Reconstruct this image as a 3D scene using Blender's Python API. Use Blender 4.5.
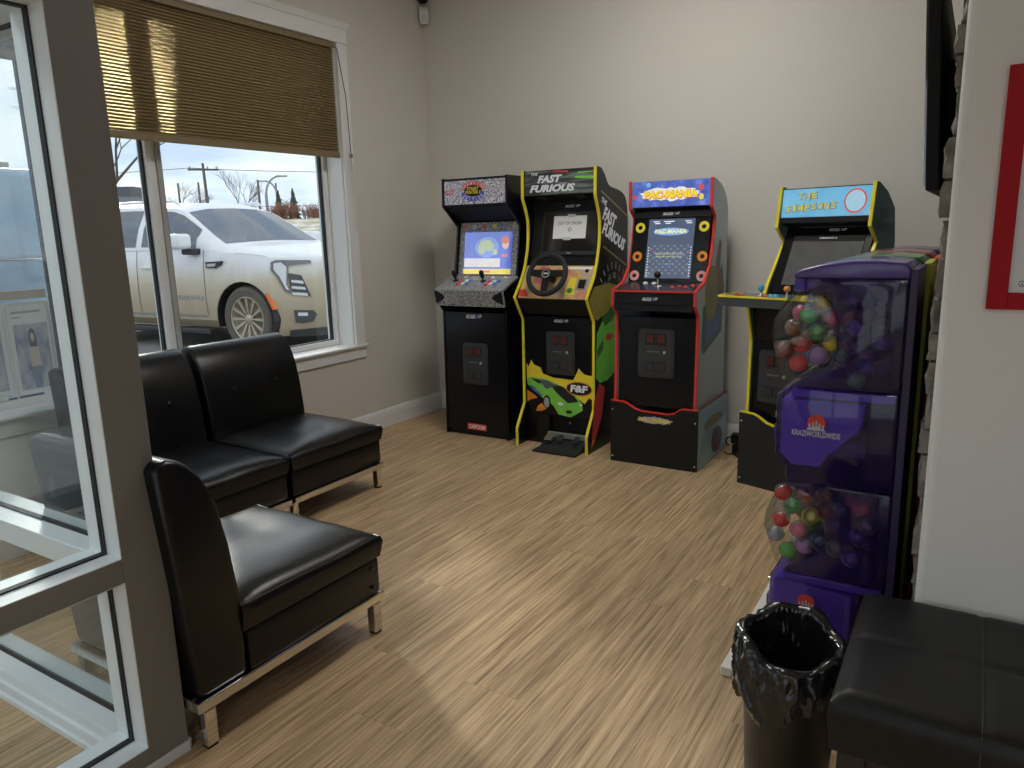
import bpy, bmesh, math, random
from mathutils import Vector, Matrix, noise as mnoise
random.seed(7)
D = bpy.data
for o in list(D.objects): D.objects.remove(o, do_unlink=True)
scene = bpy.context.scene
COL = scene.collection
R = math.radians

# ------------------------------------------------------------------ camera
CAM_H = 1.3
yaw, pitch, roll, FPX = R(32.0), R(11.69), R(-1.53), 744.46
fw = Vector((-math.sin(yaw)*math.cos(pitch), math.cos(yaw)*math.cos(pitch), -math.sin(pitch)))
r0 = Vector((math.cos(yaw), math.sin(yaw), 0)); u0 = r0.cross(fw)
rt = math.cos(roll)*r0 + math.sin(roll)*u0; up = -math.sin(roll)*r0 + math.cos(roll)*u0
cam = D.objects.new('camera', D.cameras.new('camera')); COL.objects.link(cam)
M = Matrix.Identity(4)
for i in range(3):
    M[i][0], M[i][1], M[i][2] = rt[i], up[i], -fw[i]
M[2][3] = CAM_H
cam.matrix_world = M
cam.data.sensor_width = 36.0; cam.data.lens = FPX/1024*36.0
cam.data.clip_start = 0.02; cam.data.clip_end = 1000
scene.camera = cam

# ------------------------------------------------------------------ world sky, sun, exposure
SKY = 1.28
w = D.worlds.new('overcast_sky'); scene.world = w; w.use_nodes = True
nt = w.node_tree; nt.nodes.clear()
wo = nt.nodes.new('ShaderNodeOutputWorld'); bg = nt.nodes.new('ShaderNodeBackground')
tc = nt.nodes.new('ShaderNodeTexCoord'); mp = nt.nodes.new('ShaderNodeMapping')
mp.inputs['Scale'].default_value = (1.0, 1.0, 5.0)
nz = nt.nodes.new('ShaderNodeTexNoise'); nz.inputs['Scale'].default_value = 3.2; nz.inputs['Detail'].default_value = 6; nz.inputs['Roughness'].default_value = .55
cr = nt.nodes.new('ShaderNodeValToRGB')
cr.color_ramp.elements[0].position = .36; cr.color_ramp.elements[0].color = (.33, .405, .52, 1)
cr.color_ramp.elements[1].position = .56; cr.color_ramp.elements[1].color = (.58, .595, .61, 1)
e = cr.color_ramp.elements.new(.46); e.color = (.44, .50, .58, 1)
nt.links.new(tc.outputs['Generated'], mp.inputs['Vector']); nt.links.new(mp.outputs['Vector'], nz.inputs['Vector'])
nt.links.new(nz.outputs['Fac'], cr.inputs['Fac']); nt.links.new(cr.outputs['Color'], bg.inputs['Color'])
bg.inputs['Strength'].default_value = SKY; nt.links.new(bg.outputs['Background'], wo.inputs['Surface'])

sun_d = D.lights.new('sun', 'SUN'); sun_d.energy = 1.4; sun_d.angle = R(5); sun_d.color = (1.0, .95, .87)
sun = D.objects.new('sun', sun_d); COL.objects.link(sun)
SUN_AZ = Vector((-.8746, .4848)); SUN_EL = R(20)
sdir = Vector((SUN_AZ.x*math.cos(SUN_EL), SUN_AZ.y*math.cos(SUN_EL), math.sin(SUN_EL)))
sun.rotation_euler = sdir.to_track_quat('Z', 'Y').to_euler(); sun.location = (-10, 8, 9)
FILL_MAIN, FILL_FRONT, FILL_LOBBY = 8.4, 5.5, 3.4          # strengths of the added ceiling fill panels

vs = scene.view_settings
vs.view_transform = 'Standard'; vs.look = 'None'; vs.gamma = 1.0; vs.use_curve_mapping = False; vs.exposure = 0.75

# ------------------------------------------------------------------ helpers
MATS = {}
def mat(name, col, rough=.5, metal=0., var=.06, scale=30., bump=0., bscale=None, spec=.5, emit=0., alpha=None, coat=0., stretch=None, ior=None):
    if name in MATS: return MATS[name]
    m = D.materials.new(name); m.use_nodes = True; n = m.node_tree.nodes; l = m.node_tree.links
    p = n['Principled BSDF']
    t = n.new('ShaderNodeTexCoord'); no = n.new('ShaderNodeTexNoise'); no.inputs['Scale'].default_value = scale; no.inputs['Detail'].default_value = 4
    mpn = n.new('ShaderNodeMapping')
    if stretch: mpn.inputs['Scale'].default_value = stretch
    l.new(t.outputs['Object'], mpn.inputs['Vector']); l.new(mpn.outputs['Vector'], no.inputs['Vector'])
    mx = n.new('ShaderNodeMix'); mx.data_type = 'RGBA'
    mx.inputs['A'].default_value = tuple(max(0, c*(1-var)) for c in col)+(1,); mx.inputs['B'].default_value = tuple(min(1, c*(1+var)) for c in col)+(1,)
    l.new(no.outputs['Fac'], mx.inputs['Factor']); l.new(mx.outputs['Result'], p.inputs['Base Color'])
    p.inputs['Roughness'].default_value = rough; p.inputs['Metallic'].default_value = metal
    p.inputs['Specular IOR Level'].default_value = spec; p.inputs['Coat Weight'].default_value = coat
    if ior: p.inputs['IOR'].default_value = ior
    if bump:
        b = n.new('ShaderNodeBump'); b.inputs['Strength'].default_value = bump; b.inputs['Distance'].default_value = .002
        n2 = n.new('ShaderNodeTexNoise'); n2.inputs['Scale'].default_value = bscale or scale*4; n2.inputs['Detail'].default_value = 3
        l.new(mpn.outputs['Vector'], n2.inputs['Vector']); l.new(n2.outputs['Fac'], b.inputs['Height']); l.new(b.outputs['Normal'], p.inputs['Normal'])
    if emit:
        l.new(mx.outputs['Result'], p.inputs['Emission Color']); p.inputs['Emission Strength'].default_value = emit
    MATS[name] = m
    return m

def ramp_mat(name, stops, rough=.5, scale=60., detail=2., tex='NOISE', stretch=(1, 1, 1), emit=0., metal=0, spec=.5, bump=0.):
    m = D.materials.new(name); m.use_nodes = True; n = m.node_tree.nodes; l = m.node_tree.links; p = n['Principled BSDF']
    t = n.new('ShaderNodeTexCoord'); mpn = n.new('ShaderNodeMapping'); mpn.inputs['Scale'].default_value = stretch
    l.new(t.outputs['Object'], mpn.inputs['Vector'])
    if tex == 'NOISE':
        x = n.new('ShaderNodeTexNoise'); x.inputs['Scale'].default_value = scale; x.inputs['Detail'].default_value = detail; out = x.outputs['Fac']
    else:
        x = n.new('ShaderNodeTexVoronoi'); x.inputs['Scale'].default_value = scale; out = x.outputs['Color']
    l.new(mpn.outputs['Vector'], x.inputs['Vector'])
    r = n.new('ShaderNodeValToRGB'); els = r.color_ramp.elements
    while len(els) > 1: els.remove(els[0])
    els[0].position = stops[0][0]; els[0].color = tuple(stops[0][1])+(1,)
    for ps, c in stops[1:]:
        q = els.new(ps); q.color = tuple(c)+(1,)
    l.new(out, r.inputs['Fac']); l.new(r.outputs['Color'], p.inputs['Base Color'])
    p.inputs['Roughness'].default_value = rough; p.inputs['Metallic'].default_value = metal; p.inputs['Specular IOR Level'].default_value = spec
    if bump:
        b = n.new('ShaderNodeBump'); b.inputs['Strength'].default_value = bump; b.inputs['Distance'].default_value = .01
        l.new(out, b.inputs['Height']); l.new(b.outputs['Normal'], p.inputs['Normal'])
    if emit:
        l.new(r.outputs['Color'], p.inputs['Emission Color']); p.inputs['Emission Strength'].default_value = emit
    MATS[name] = m
    return m

def clear_mat(name, tint, ior=1.45, rough=.02, body=None, fac=0.):
    """thin clear sheet: tinted see-through plus mirror by Fresnel, optional opaque share"""
    m = D.materials.new(name); m.use_nodes = True; n = m.node_tree.nodes; l = m.node_tree.links
    n.remove(n['Principled BSDF']); out = n['Material Output']
    tr = n.new('ShaderNodeBsdfTransparent'); tr.inputs['Color'].default_value = tuple(tint)+(1,)
    gl = n.new('ShaderNodeBsdfGlossy'); gl.inputs['Roughness'].default_value = rough
    # Schlick mirror share from the facing angle, the same from both sides of the thin sheet
    lw = n.new('ShaderNodeLayerWeight'); lw.inputs['Blend'].default_value = .5
    pw = n.new('ShaderNodeMath'); pw.operation = 'POWER'; pw.inputs[1].default_value = 5.0; l.new(lw.outputs['Facing'], pw.inputs[0])
    f0 = ((ior-1)/(ior+1))**2; fr = n.new('ShaderNodeMath'); fr.operation = 'MULTIPLY_ADD'; fr.inputs[1].default_value = 1-f0; fr.inputs[2].default_value = f0; l.new(pw.outputs[0], fr.inputs[0])
    no = n.new('ShaderNodeTexNoise'); no.inputs['Scale'].default_value = 3; bp = n.new('ShaderNodeBump'); bp.inputs['Strength'].default_value = .01
    l.new(no.outputs['Fac'], bp.inputs['Height']); l.new(bp.outputs['Normal'], gl.inputs['Normal'])
    src = tr.outputs[0]
    if body:
        df = n.new('ShaderNodeBsdfDiffuse'); df.inputs['Color'].default_value = tuple(body)+(1,)
        m2 = n.new('ShaderNodeMixShader'); m2.inputs['Fac'].default_value = fac
        l.new(tr.outputs[0], m2.inputs[1]); l.new(df.outputs[0], m2.inputs[2]); src = m2.outputs[0]
    mx = n.new('ShaderNodeMixShader'); l.new(fr.outputs[0], mx.inputs['Fac']); l.new(src, mx.inputs[1]); l.new(gl.outputs[0], mx.inputs[2])
    l.new(mx.outputs[0], out.inputs['Surface']); MATS[name] = m
    return m

def mesh(verts, faces, smooth=False, bevel=0., seg=2, angle=30):
    me = D.meshes.new('m'); me.from_pydata([tuple(v) for v in verts], [], faces)
    bm = bmesh.new(); bm.from_mesh(me)
    bmesh.ops.recalc_face_normals(bm, faces=bm.faces)
    if bevel:
        es = [ed for ed in bm.edges if len(ed.link_faces) == 2 and ed.calc_face_angle(0) > R(angle)]
        bmesh.ops.bevel(bm, geom=es, offset=bevel, segments=seg, profile=.5, affect='EDGES', clamp_overlap=True)
    if smooth:
        for fc in bm.faces: fc.smooth = True
    bm.to_mesh(me); bm.free(); me.update()
    return me

class MB:
    def __init__(s): s.v = []; s.f = []
    def add(s, v, f):
        k = len(s.v); s.v += [tuple(q) for q in v]; s.f += [tuple(i+k for i in q) for q in f]; return s
    def box(s, x0, x1, y0, y1, z0, z1):
        return s.add([(x0,y0,z0),(x1,y0,z0),(x1,y1,z0),(x0,y1,z0),(x0,y0,z1),(x1,y0,z1),(x1,y1,z1),(x0,y1,z1)],
                     [(0,3,2,1),(4,5,6,7),(0,1,5,4),(1,2,6,5),(2,3,7,6),(3,0,4,7)])
    def prism(s, pts, a0, a1, axis='x'):
        n = len(pts)
        def P(p, a): return (a, p[0], p[1]) if axis == 'x' else ((p[0], a, p[1]) if axis == 'y' else (p[0], p[1], a))
        v = [P(p, a0) for p in pts]+[P(p, a1) for p in pts]
        f = [tuple(range(n))[::-1], tuple(range(n, 2*n))]+[(i, (i+1) % n, n+(i+1) % n, n+i) for i in range(n)]
        return s.add(v, f)
    def tube(s, path, rad, n=8, cap=True):
        path = [Vector(p) for p in path]; m = len(path)
        rads = rad if isinstance(rad, (list, tuple)) else [rad]*m
        prev = None; rings = []; vv = []
        for i, p in enumerate(path):
            t = (path[min(i+1, m-1)]-path[max(i-1, 0)]).normalized()
            a = prev if prev is not None else Vector((0, 0, 1))
            if abs(t.dot(a)) > .95: a = Vector((1, 0, 0)) if abs(t.x) < .9 else Vector((0, 1, 0))
            b1 = (a-t*a.dot(t)).normalized(); b2 = t.cross(b1); prev = b1
            for k in range(n):
                an = 2*math.pi*k/n; vv.append(p+(b1*math.cos(an)+b2*math.sin(an))*rads[i])
        ff = []
        for i in range(m-1):
            for k in range(n):
                ff.append((i*n+k, i*n+(k+1) % n, (i+1)*n+(k+1) % n, (i+1)*n+k))
        if cap: ff += [tuple(range(n))[::-1], tuple(range((m-1)*n, m*n))]
        return s.add(vv, ff)
    def lathe(s, prof, n=24, c=(0, 0, 0), axis='z', close=False):
        vv = []; ff = []
        for (rr, z) in prof:
            for k in range(n):
                a = 2*math.pi*k/n; x, y = rr*math.cos(a), rr*math.sin(a)
                q = (x, y, z) if axis == 'z' else ((z, x, y) if axis == 'x' else (x, z, y))
                vv.append((c[0]+q[0], c[1]+q[1], c[2]+q[2]))
        m = len(prof)
        for i in range(m-1):
            for k in range(n): ff.append((i*n+k, i*n+(k+1) % n, (i+1)*n+(k+1) % n, (i+1)*n+k))
        if close: ff += [tuple(range(n))[::-1], tuple(range((m-1)*n, m*n))]
        return s.add(vv, ff)
    def sphere(s, c, r, n=12, m=8, sc=(1, 1, 1)):
        prof = [(r*math.sin(math.pi*i/m), -r*math.cos(math.pi*i/m)) for i in range(m+1)]
        prof[0] = (r*.02, -r); prof[-1] = (r*.02, r)
        k = len(s.v); s.lathe(prof, n, (0, 0, 0), close=True)
        for i in range(k, len(s.v)):
            q = s.v[i]; s.v[i] = (c[0]+q[0]*sc[0], c[1]+q[1]*sc[1], c[2]+q[2]*sc[2])
        return s
    def xf(s, mtx):
        s.v = [tuple(mtx @ Vector(q)) for q in s.v]; return s
    def mesh(s, **k): return mesh(s.v, s.f, **k)
    def build(s, name, m, parent=None, **k): return link(name, s.mesh(**k), m, parent)

def link(name, me, m=None, parent=None, loc=None):
    o = D.objects.new(name, me); COL.objects.link(o)
    if m is not None and me is not None and not me.materials: me.materials.append(m)
    if parent is not None: o.parent = parent
    if loc is not None: o.location = loc
    if me is not None: me.name = name
    return o
def empty(name, loc=(0, 0, 0), rz=0.):
    o = D.objects.new(name, None); COL.objects.link(o); o.location = loc; o.rotation_euler = (0, 0, rz); o.empty_display_size = .1
    return o
def tag(o, label, cat, group=None):
    o['label'] = label; o['category'] = cat
    if group: o['group'] = group
    return o
def struct(o, label=None):
    o['kind'] = 'structure'
    if label: o['label'] = label
    return o
def auto_smooth(o, ang=40):
    for p in o.data.polygons: p.use_smooth = True
    try: o.data.set_sharp_from_angle(angle=R(ang))
    except Exception: pass
    return o

_tc = {}
def text2d(body, shear=0., bold=0.):
    key = (body, shear, bold)
    if key in _tc: return _tc[key]
    cu = D.curves.new('t', 'FONT'); cu.body = body; cu.size = 1; cu.shear = shear; cu.offset = bold; cu.resolution_u = 3
    ob = D.objects.new('t', cu); COL.objects.link(ob)
    dg = bpy.context.evaluated_depsgraph_get(); dg.update()
    me = D.meshes.new_from_object(ob.evaluated_get(dg))
    v = [(q.co.x, q.co.y) for q in me.vertices]; f = [tuple(p.vertices) for p in me.polygons]
    D.objects.remove(ob, do_unlink=True); D.curves.remove(cu); D.meshes.remove(me)
    x0 = min(q[0] for q in v); x1 = max(q[0] for q in v); y0 = min(q[1] for q in v); y1 = max(q[1] for q in v)
    v = [((q[0]-(x0+x1)/2)/(x1-x0), (q[1]-(y0+y1)/2)/(y1-y0)) for q in v]
    _tc[key] = (v, f, (x1-x0)/(y1-y0))
    return _tc[key]

class Plane:
    """a drawing plane on a surface: origin o, right u, up v; flat shapes laid on it"""
    def __init__(s, o, u, v): s.o = Vector(o); s.u = Vector(u).normalized(); s.v = Vector(v).normalized(); s.n = s.u.cross(s.v)
    def P(s, a, b, off=.0008): return s.o+s.u*a+s.v*b+s.n*off
    def poly(s, name, m, pts, parent, off=.0008):
        n = len(pts); me = D.meshes.new(name); me.from_pydata([tuple(s.P(a, b, off)) for a, b in pts], [], [tuple(range(n))]); return link(name, me, m, parent)
    def polys(s, name, m, plist, parent, off=.0008):
        mb = MB()
        for pts in plist: mb.add([s.P(a, b, off) for a, b in pts], [tuple(range(len(pts)))])
        me = D.meshes.new(name); me.from_pydata(mb.v, [], mb.f); return link(name, me, m, parent)
    def text(s, name, m, body, c, wd, ht, parent, off=.0016, shear=0., bold=0., rot=0.):
        v, f, asp = text2d(body, shear, bold); ca, sa = math.cos(rot), math.sin(rot)
        vv = [s.P(c[0]+(x*wd*ca-y*ht*sa), c[1]+(x*wd*sa+y*ht*ca), off) for x, y in v]
        me = D.meshes.new(name); me.from_pydata([tuple(q) for q in vv], [], f); return link(name, me, m, parent)
    def arc_text(s, name, m, body, c, rx, ry, a0, a1, ht, parent, off=.0018, flip=False, bold=.02):
        mb = MB(); n = len(body)
        for i, ch in enumerate(body):
            if ch == ' ': continue
            a = a0+(a1-a0)*(i+.5)/n; v, f, asp = text2d(ch, 0, bold); cx, cy = c[0]+rx*math.cos(a), c[1]+ry*math.sin(a)
            tang = math.atan2(-ry*math.cos(a), rx*math.sin(a)) if not flip else math.atan2(ry*math.cos(a), -rx*math.sin(a))
            ca, sa = math.cos(tang), math.sin(tang); wd = ht*min(asp, 1.0)*.85
            mb.add([s.P(cx+x*wd*ca-y*ht*sa, cy+x*wd*sa+y*ht*ca, off) for x, y in v], f)
        me = D.meshes.new(name); me.from_pydata(mb.v, [], mb.f); return link(name, me, m, parent)
    def ell(s, c, rx, ry, n=24, a0=0, a1=2*math.pi, full=False):
        return [(c[0]+rx*math.cos(a0+(a1-a0)*i/n), c[1]+ry*math.sin(a0+(a1-a0)*i/n)) for i in range(n+(1 if a1-a0 < 6.28 or full else 0))]
    def band(s, c, rx, ry, th, a0, a1, n=16):
        o = s.ell(c, rx, ry, n, a0, a1, True); i = s.ell(c, rx-th, ry-th, n, a0, a1, True); return [(o[k], o[k+1], i[k+1], i[k]) for k in range(len(o)-1)]

# ------------------------------------------------------------------ materials
WALL = mat('wall_paint', (.70, .665, .60), .85, var=.02, scale=3, bump=.06, bscale=220)
WALLW = mat('wall_white_paint', (.82, .81, .78), .7, var=.015, scale=3, bump=.05, bscale=200)
TRIM = mat('white_trim_paint', (.83, .83, .82), .4, var=.02, scale=8)
CEIL = mat('ceiling_paint', (.78, .77, .74), .9, var=.02)
ALU = mat('pale_frame_paint', (.78, .82, .84), .38, var=.03, scale=20)
BLACK = mat('matte_black', (.008, .008, .009), .55, var=.2, spec=.3)
RUBBER = mat('black_rubber', (.015, .015, .016), .7, var=.15)
GLOSSB = mat('gloss_black', (.006, .006, .008), .24, var=.2, spec=.35)
LEATHER = mat('black_leather', (.005, .005, .006), .30, var=.25, scale=14, bump=.3, bscale=220, spec=.42)
CHROME = mat('chrome', (.80, .79, .76), .12, metal=1., var=.05)
STEEL = mat('brushed_steel', (.55, .54, .52), .3, metal=1., var=.1)
WHITE = mat('white_print', (.85, .85, .84), .5, var=.02)
YEL = mat('yellow_trim', (.85, .72, .03), .35, var=.03); RED = mat('red_trim', (.70, .04, .03), .35, var=.03)
PYEL = mat('yellow_print', (.86, .70, .04), .4, var=.05); PRED = mat('red_print', (.70, .05, .05), .4, var=.05)
PBLUE = mat('blue_print', (.06, .09, .55), .4, var=.05); PGRN = mat('green_print', (.22, .62, .08), .35, var=.1)
PORG = mat('orange_print', (.80, .28, .03), .4, var=.05); PPINK = mat('pink_print', (.78, .36, .34), .4, var=.08)
PGREY = mat('grey_print', (.40, .41, .42), .4, var=.08); DKGRN = mat('dark_green_print', (.05, .16, .04), .4, var=.1)
GLASS = clear_mat('window_glass', (.96, .98, .98), 1.45, .0)
CHARC = mat('charcoal_panel', (.022, .022, .024), .5, var=.15, scale=60, spec=.3)
COINB = mat('coin_door_plastic', (.034, .035, .037), .42, var=.15, bump=.3, bscale=900)

# floor boards: per-board tone and grain run along the board
def wood_mat():
    m = D.materials.new('vinyl_oak_boards'); m.use_nodes = True; n = m.node_tree.nodes; l = m.node_tree.links; p = n['Principled BSDF']
    t = n.new('ShaderNodeTexCoord'); oi = n.new('ShaderNodeObjectInfo')
    mp1 = n.new('ShaderNodeMapping'); mp1.inputs['Scale'].default_value = (100, 2.6, 1)
    mp2 = n.new('ShaderNodeMapping'); mp2.inputs['Scale'].default_value = (26, 1.1, 1)
    mul = n.new('ShaderNodeMath'); mul.operation = 'MULTIPLY'; mul.inputs[1].default_value = 37.0
    l.new(oi.outputs['Random'], mul.inputs[0])
    def nz(mpn, det, dist):
        l.new(t.outputs['Object'], mpn.inputs['Vector'])
        x = n.new('ShaderNodeTexNoise'); x.noise_dimensions = '4D'; x.inputs['Scale'].default_value = 1.0; x.inputs['Detail'].default_value = det; x.inputs['Distortion'].default_value = dist
        l.new(mpn.outputs['Vector'], x.inputs['Vector']); l.new(mul.outputs[0], x.inputs['W']); return x
    a = nz(mp1, 5, .25); b = nz(mp2, 3, 1.2)
    r1 = n.new('ShaderNodeValToRGB'); r1.color_ramp.elements[0].position = .34; r1.color_ramp.elements[0].color = (.20, .122, .060, 1)
    r1.color_ramp.elements[1].position = .61; r1.color_ramp.elements[1].color = (.70, .51, .30, 1)
    q = r1.color_ramp.elements.new(.46); q.color = (.47, .325, .185, 1)
    mp3 = n.new('ShaderNodeMapping'); mp3.inputs['Scale'].default_value = (240, 6.5, 1); c3 = nz(mp3, 3, .1)
    mxn = n.new('ShaderNodeMix'); mxn.inputs['Factor'].default_value = .45; l.new(a.outputs['Fac'], mxn.inputs['A']); l.new(c3.outputs['Fac'], mxn.inputs['B']); l.new(mxn.outputs['Result'], r1.inputs['Fac'])
    r2 = n.new('ShaderNodeValToRGB'); r2.color_ramp.elements[0].position = .3; r2.color_ramp.elements[0].color = (.74, .72, .70, 1); r2.color_ramp.elements[1].position = .62; r2.color_ramp.elements[1].color = (1.06, 1.05, 1.04, 1)
    l.new(b.outputs['Fac'], r2.inputs['Fac'])
    mx = n.new('ShaderNodeMix'); mx.data_type = 'RGBA'; mx.blend_type = 'MULTIPLY'; mx.inputs['Factor'].default_value = 1
    l.new(r1.outputs['Color'], mx.inputs['A']); l.new(r2.outputs['Color'], mx.inputs['B'])
    mr = n.new('ShaderNodeMapRange'); mr.inputs['To Min'].default_value = .94; mr.inputs['To Max'].default_value = 1.06; l.new(oi.outputs['Random'], mr.inputs['Value'])
    m3 = n.new('ShaderNodeMix'); m3.data_type = 'RGBA'; m3.blend_type = 'MULTIPLY'; m3.inputs['Factor'].default_value = 1
    l.new(mx.outputs['Result'], m3.inputs['A']); l.new(mr.outputs['Result'], m3.inputs['B']); l.new(m3.outputs['Result'], p.inputs['Base Color'])
    p.inputs['Roughness'].default_value = .42
    bp = n.new('ShaderNodeBump'); bp.inputs['Strength'].default_value = .12; bp.inputs['Distance'].default_value = .002
    l.new(a.outputs['Fac'], bp.inputs['Height']); l.new(bp.outputs['Normal'], p.inputs['Normal'])
    MATS['wood'] = m; return m
WOOD = wood_mat()

# ------------------------------------------------------------------ the room
XW, YB, ZC = -3.37, 4.37, 3.0           # left wall face, back wall face, ceiling
XE, YF = 3.2, -3.2                      # far right and front walls
YP = 1.83                               # face of the poster wall
XS = -.06                               # its corner

fl = struct(MB().box(XW-.25, XE+.2, YF-.2, YB+.18, -.12, -.003).build('floor', WOOD), 'tan wood-look plank floor')
PW, PL = .182, 1.22
bm_ = MB().box(0, PW-.0004, 0, PL-.0005, -.003, 0)
pm_full = bm_.mesh(bevel=.0003, seg=1); pm_full.materials.append(WOOD); pm_full.name = 'plank'
short = {}
ncol = int((0.32-XW)/PW)+1
for i in range(ncol):
    x = XW+.002+i*PW; y = .25-random.choice([.15, .4, .65, .9, 1.1, .3, .75])*1.0
    while y < YB-.03:
        y1 = min(y+PL, YB-.003); x1 = x+PW
        if y1-y > PL-.002:
            me = pm_full
        else:
            me = MB().box(0, PW-.0004, 0, y1-y-.0005, -.003, 0).mesh(bevel=.0003, seg=1); me.materials.append(WOOD); me.name = 'plank'
        link('plank', me, None, fl, (x, y, 0)); y += PL

struct(MB().box(XW-.25, XE+.2, YF-.2, YB+.18, ZC, ZC+.12).build('ceiling', CEIL))
struct(MB().box(XW-.25, XE+.2, YB, YB+.18, 0, ZC).build('wall_back', WALL), 'beige painted wall behind the game cabinets')
def holed_wall(a0, a1, holes, mk):
    """holes: (a0,a1,z0,z1) sorted; mk(a0,a1,z0,z1) adds a box"""
    cur = a0
    for (h0, h1, z0, z1) in holes:
        if h0 > cur: mk(cur, h0, 0, ZC)
        if z0 > 0: mk(h0, h1, 0, z0)
        if z1 < ZC: mk(h0, h1, z1, ZC)
        cur = h1
    if cur < a1: mk(cur, a1, 0, ZC)
WIN1 = (1.93, 3.497, .60, 2.417); WIN2 = (1.04, 1.80, .60, 2.417); STORE = (-1.5, .80, .10, 2.35)
mb = MB(); holed_wall(YF-.2, YB, [STORE]+[(q[0], q[1], q[2]-.0165, q[3]) for q in (WIN2, WIN1)], lambda a, b, c, d: mb.box(XW-.205, XW, a, b, c, d)); struct(mb.build('wall_left', WALL), 'beige painted wall with the large window')
mb = MB(); holed_wall(XW, XE, [(-1.5, .3, .3, 2.5), (.6, 2.4, .3, 2.5)], lambda a, b, c, d: mb.box(a, b, YF-.2, YF, c, d)); struct(mb.build('wall_front', WALL))
struct(MB().box(XE, XE+.2, YF, YB, 0, ZC).build('wall_east', mat('dark_bounce_wall', (.20, .17, .14), .8)))  # unseen wall given a dark colour to cut bounce light
# poster wall with bullnose corner, and the return wall that carries the stone
arc = [(XS+.02-.02*math.cos(a), YP+.02-.02*math.sin(a)) for a in [R(0), R(22), R(45), R(68), R(90)]]
struct(MB().prism(arc+[(XE, YP), (XE, YP+.12), (XS, YP+.12)], 0, ZC, 'z').build('wall_right', WALLW, smooth=False), 'white wall with the red framed sheet')

stn = ramp_mat('ledge_stone', [(.3, (.09, .08, .07)), (.5, (.19, .17, .145)), (.7, (.32, .29, .25))], .9, 18, 6, bump=.6)
sw = struct(MB().box(XS+.012, XS+.12, YP+.121, YB, 0, ZC).build('wall_stone', mat('mortar', (.16, .145, .13), .95, var=.15)), 'stacked grey-brown ledge stone on the side of the white wall')
z = .0
while z < ZC-.02:
    hh = random.uniform(.055, .13); z1 = min(z+hh, ZC); y = YP+.03
    while y < 3.2:
        ln = random.uniform(.14, .34); d = random.uniform(.006, .022)
        mb = MB(); nx = 4; ny = 4
        # a rough split face
        fv = [[(XS-d-random.uniform(-.004, .005), y+.004+(ln-.008)*i/nx, z+.003+(z1-z-.006)*j/ny) for j in range(ny+1)] for i in range(nx+1)]
        vv = []; ff = []
        for i in range(nx+1):
            for j in range(ny+1):
                q = fv[i][j]
                if i in (0, nx) or j in (0, ny): q = (q[0]+.004, q[1], q[2])
                vv.append(q)
        for i in range(nx):
            for j in range(ny): ff.append((i*(ny+1)+j, i*(ny+1)+j+1, (i+1)*(ny+1)+j+1, (i+1)*(ny+1)+j))
        per = [(0, j) for j in range(ny+1)]+[(i, ny) for i in range(1, nx+1)]+[(nx, j) for j in range(ny-1, -1, -1)]+[(i, 0) for i in range(nx-1, 0, -1)]
        k0 = len(vv)
        for (i, j) in per: q = fv[i][j]; vv.append((XS+.008, q[1], q[2]))
        for a in range(len(per)):
            b = (a+1) % len(per); ia = per[a][0]*(ny+1)+per[a][1]; ib = per[b][0]*(ny+1)+per[b][1]; ff.append((ia, ib, k0+b, k0+a))
        mb.add(vv, ff); mb.build('stone', stn, sw); y += ln
    z = z1

# baseboards
def baseboard(name, pts_x, pts_y, axis):
    pr = [(0, 0), (.016, 0), (.016, .085), (.012, .105), (.006, .12), (0, .125)]
    mb = MB()
    if axis == 'y': mb.prism([(XW+.0005+a, b) for a, b in pr], pts_y[0], pts_y[1], 'y')
    else: mb.prism([(YB-.0005-a, b) for a, b in pr], pts_x[0], pts_x[1], 'x')
    return struct(mb.build(name, TRIM), 'white baseboard')
baseboard('baseboard_left', None, (1.0, YB-.001), 'y'); baseboard('baseboard_back', (XW+.02, XS-.05), None, 'x')

# window trim (casing, head with crown, sill and apron)
def casing(name, W, label, left=True):
    y0, y1, z0, z1 = W
    t = struct(empty(name, (XW, (y0+y1)/2, z0)), label); L = Vector((XW, (y0+y1)/2, z0))
    def b(n_, *a, **k):
        m_ = MB().box(*a); m_.v = [tuple(Vector(q)-L) for q in m_.v]; return m_.build(n_, TRIM, t, bevel=.003, seg=1)
    b('casing_board', XW, XW+.018, y1, y1+.086, z0-.0, z1); b('casing_board', XW, XW+.018, y0-.086, y0, z0, z1)
    b('head_board', XW, XW+.022, y0-.09, y1+.09, z1+.001, z1+.085)
    pr = [(0, z1+.085), (.026, z1+.085), (.030, z1+.094), (.040, z1+.112), (.046, z1+.119), (0, z1+.119)]
    m_ = MB().prism([(XW+a, c) for a, c in pr], y0-.10, y1+.10, 'y'); m_.v = [tuple(Vector(q)-L) for q in m_.v]; m_.build('crown_moulding', TRIM, t)
    b('sill_board', XW-.128, XW+.035, y0-.10, y1+.10, z0-.016, z0); b('apron_board', XW, XW+.016, y0-.09, y1+.09, z0-.088, z0-.017)
    b('reveal_board', XW-.128, XW-.0005, y1-.006, y1-.0005, z0, z1); b('reveal_board', XW-.128, XW-.0005, y0+.0005, y0+.006, z0, z1)
    return t
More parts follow.
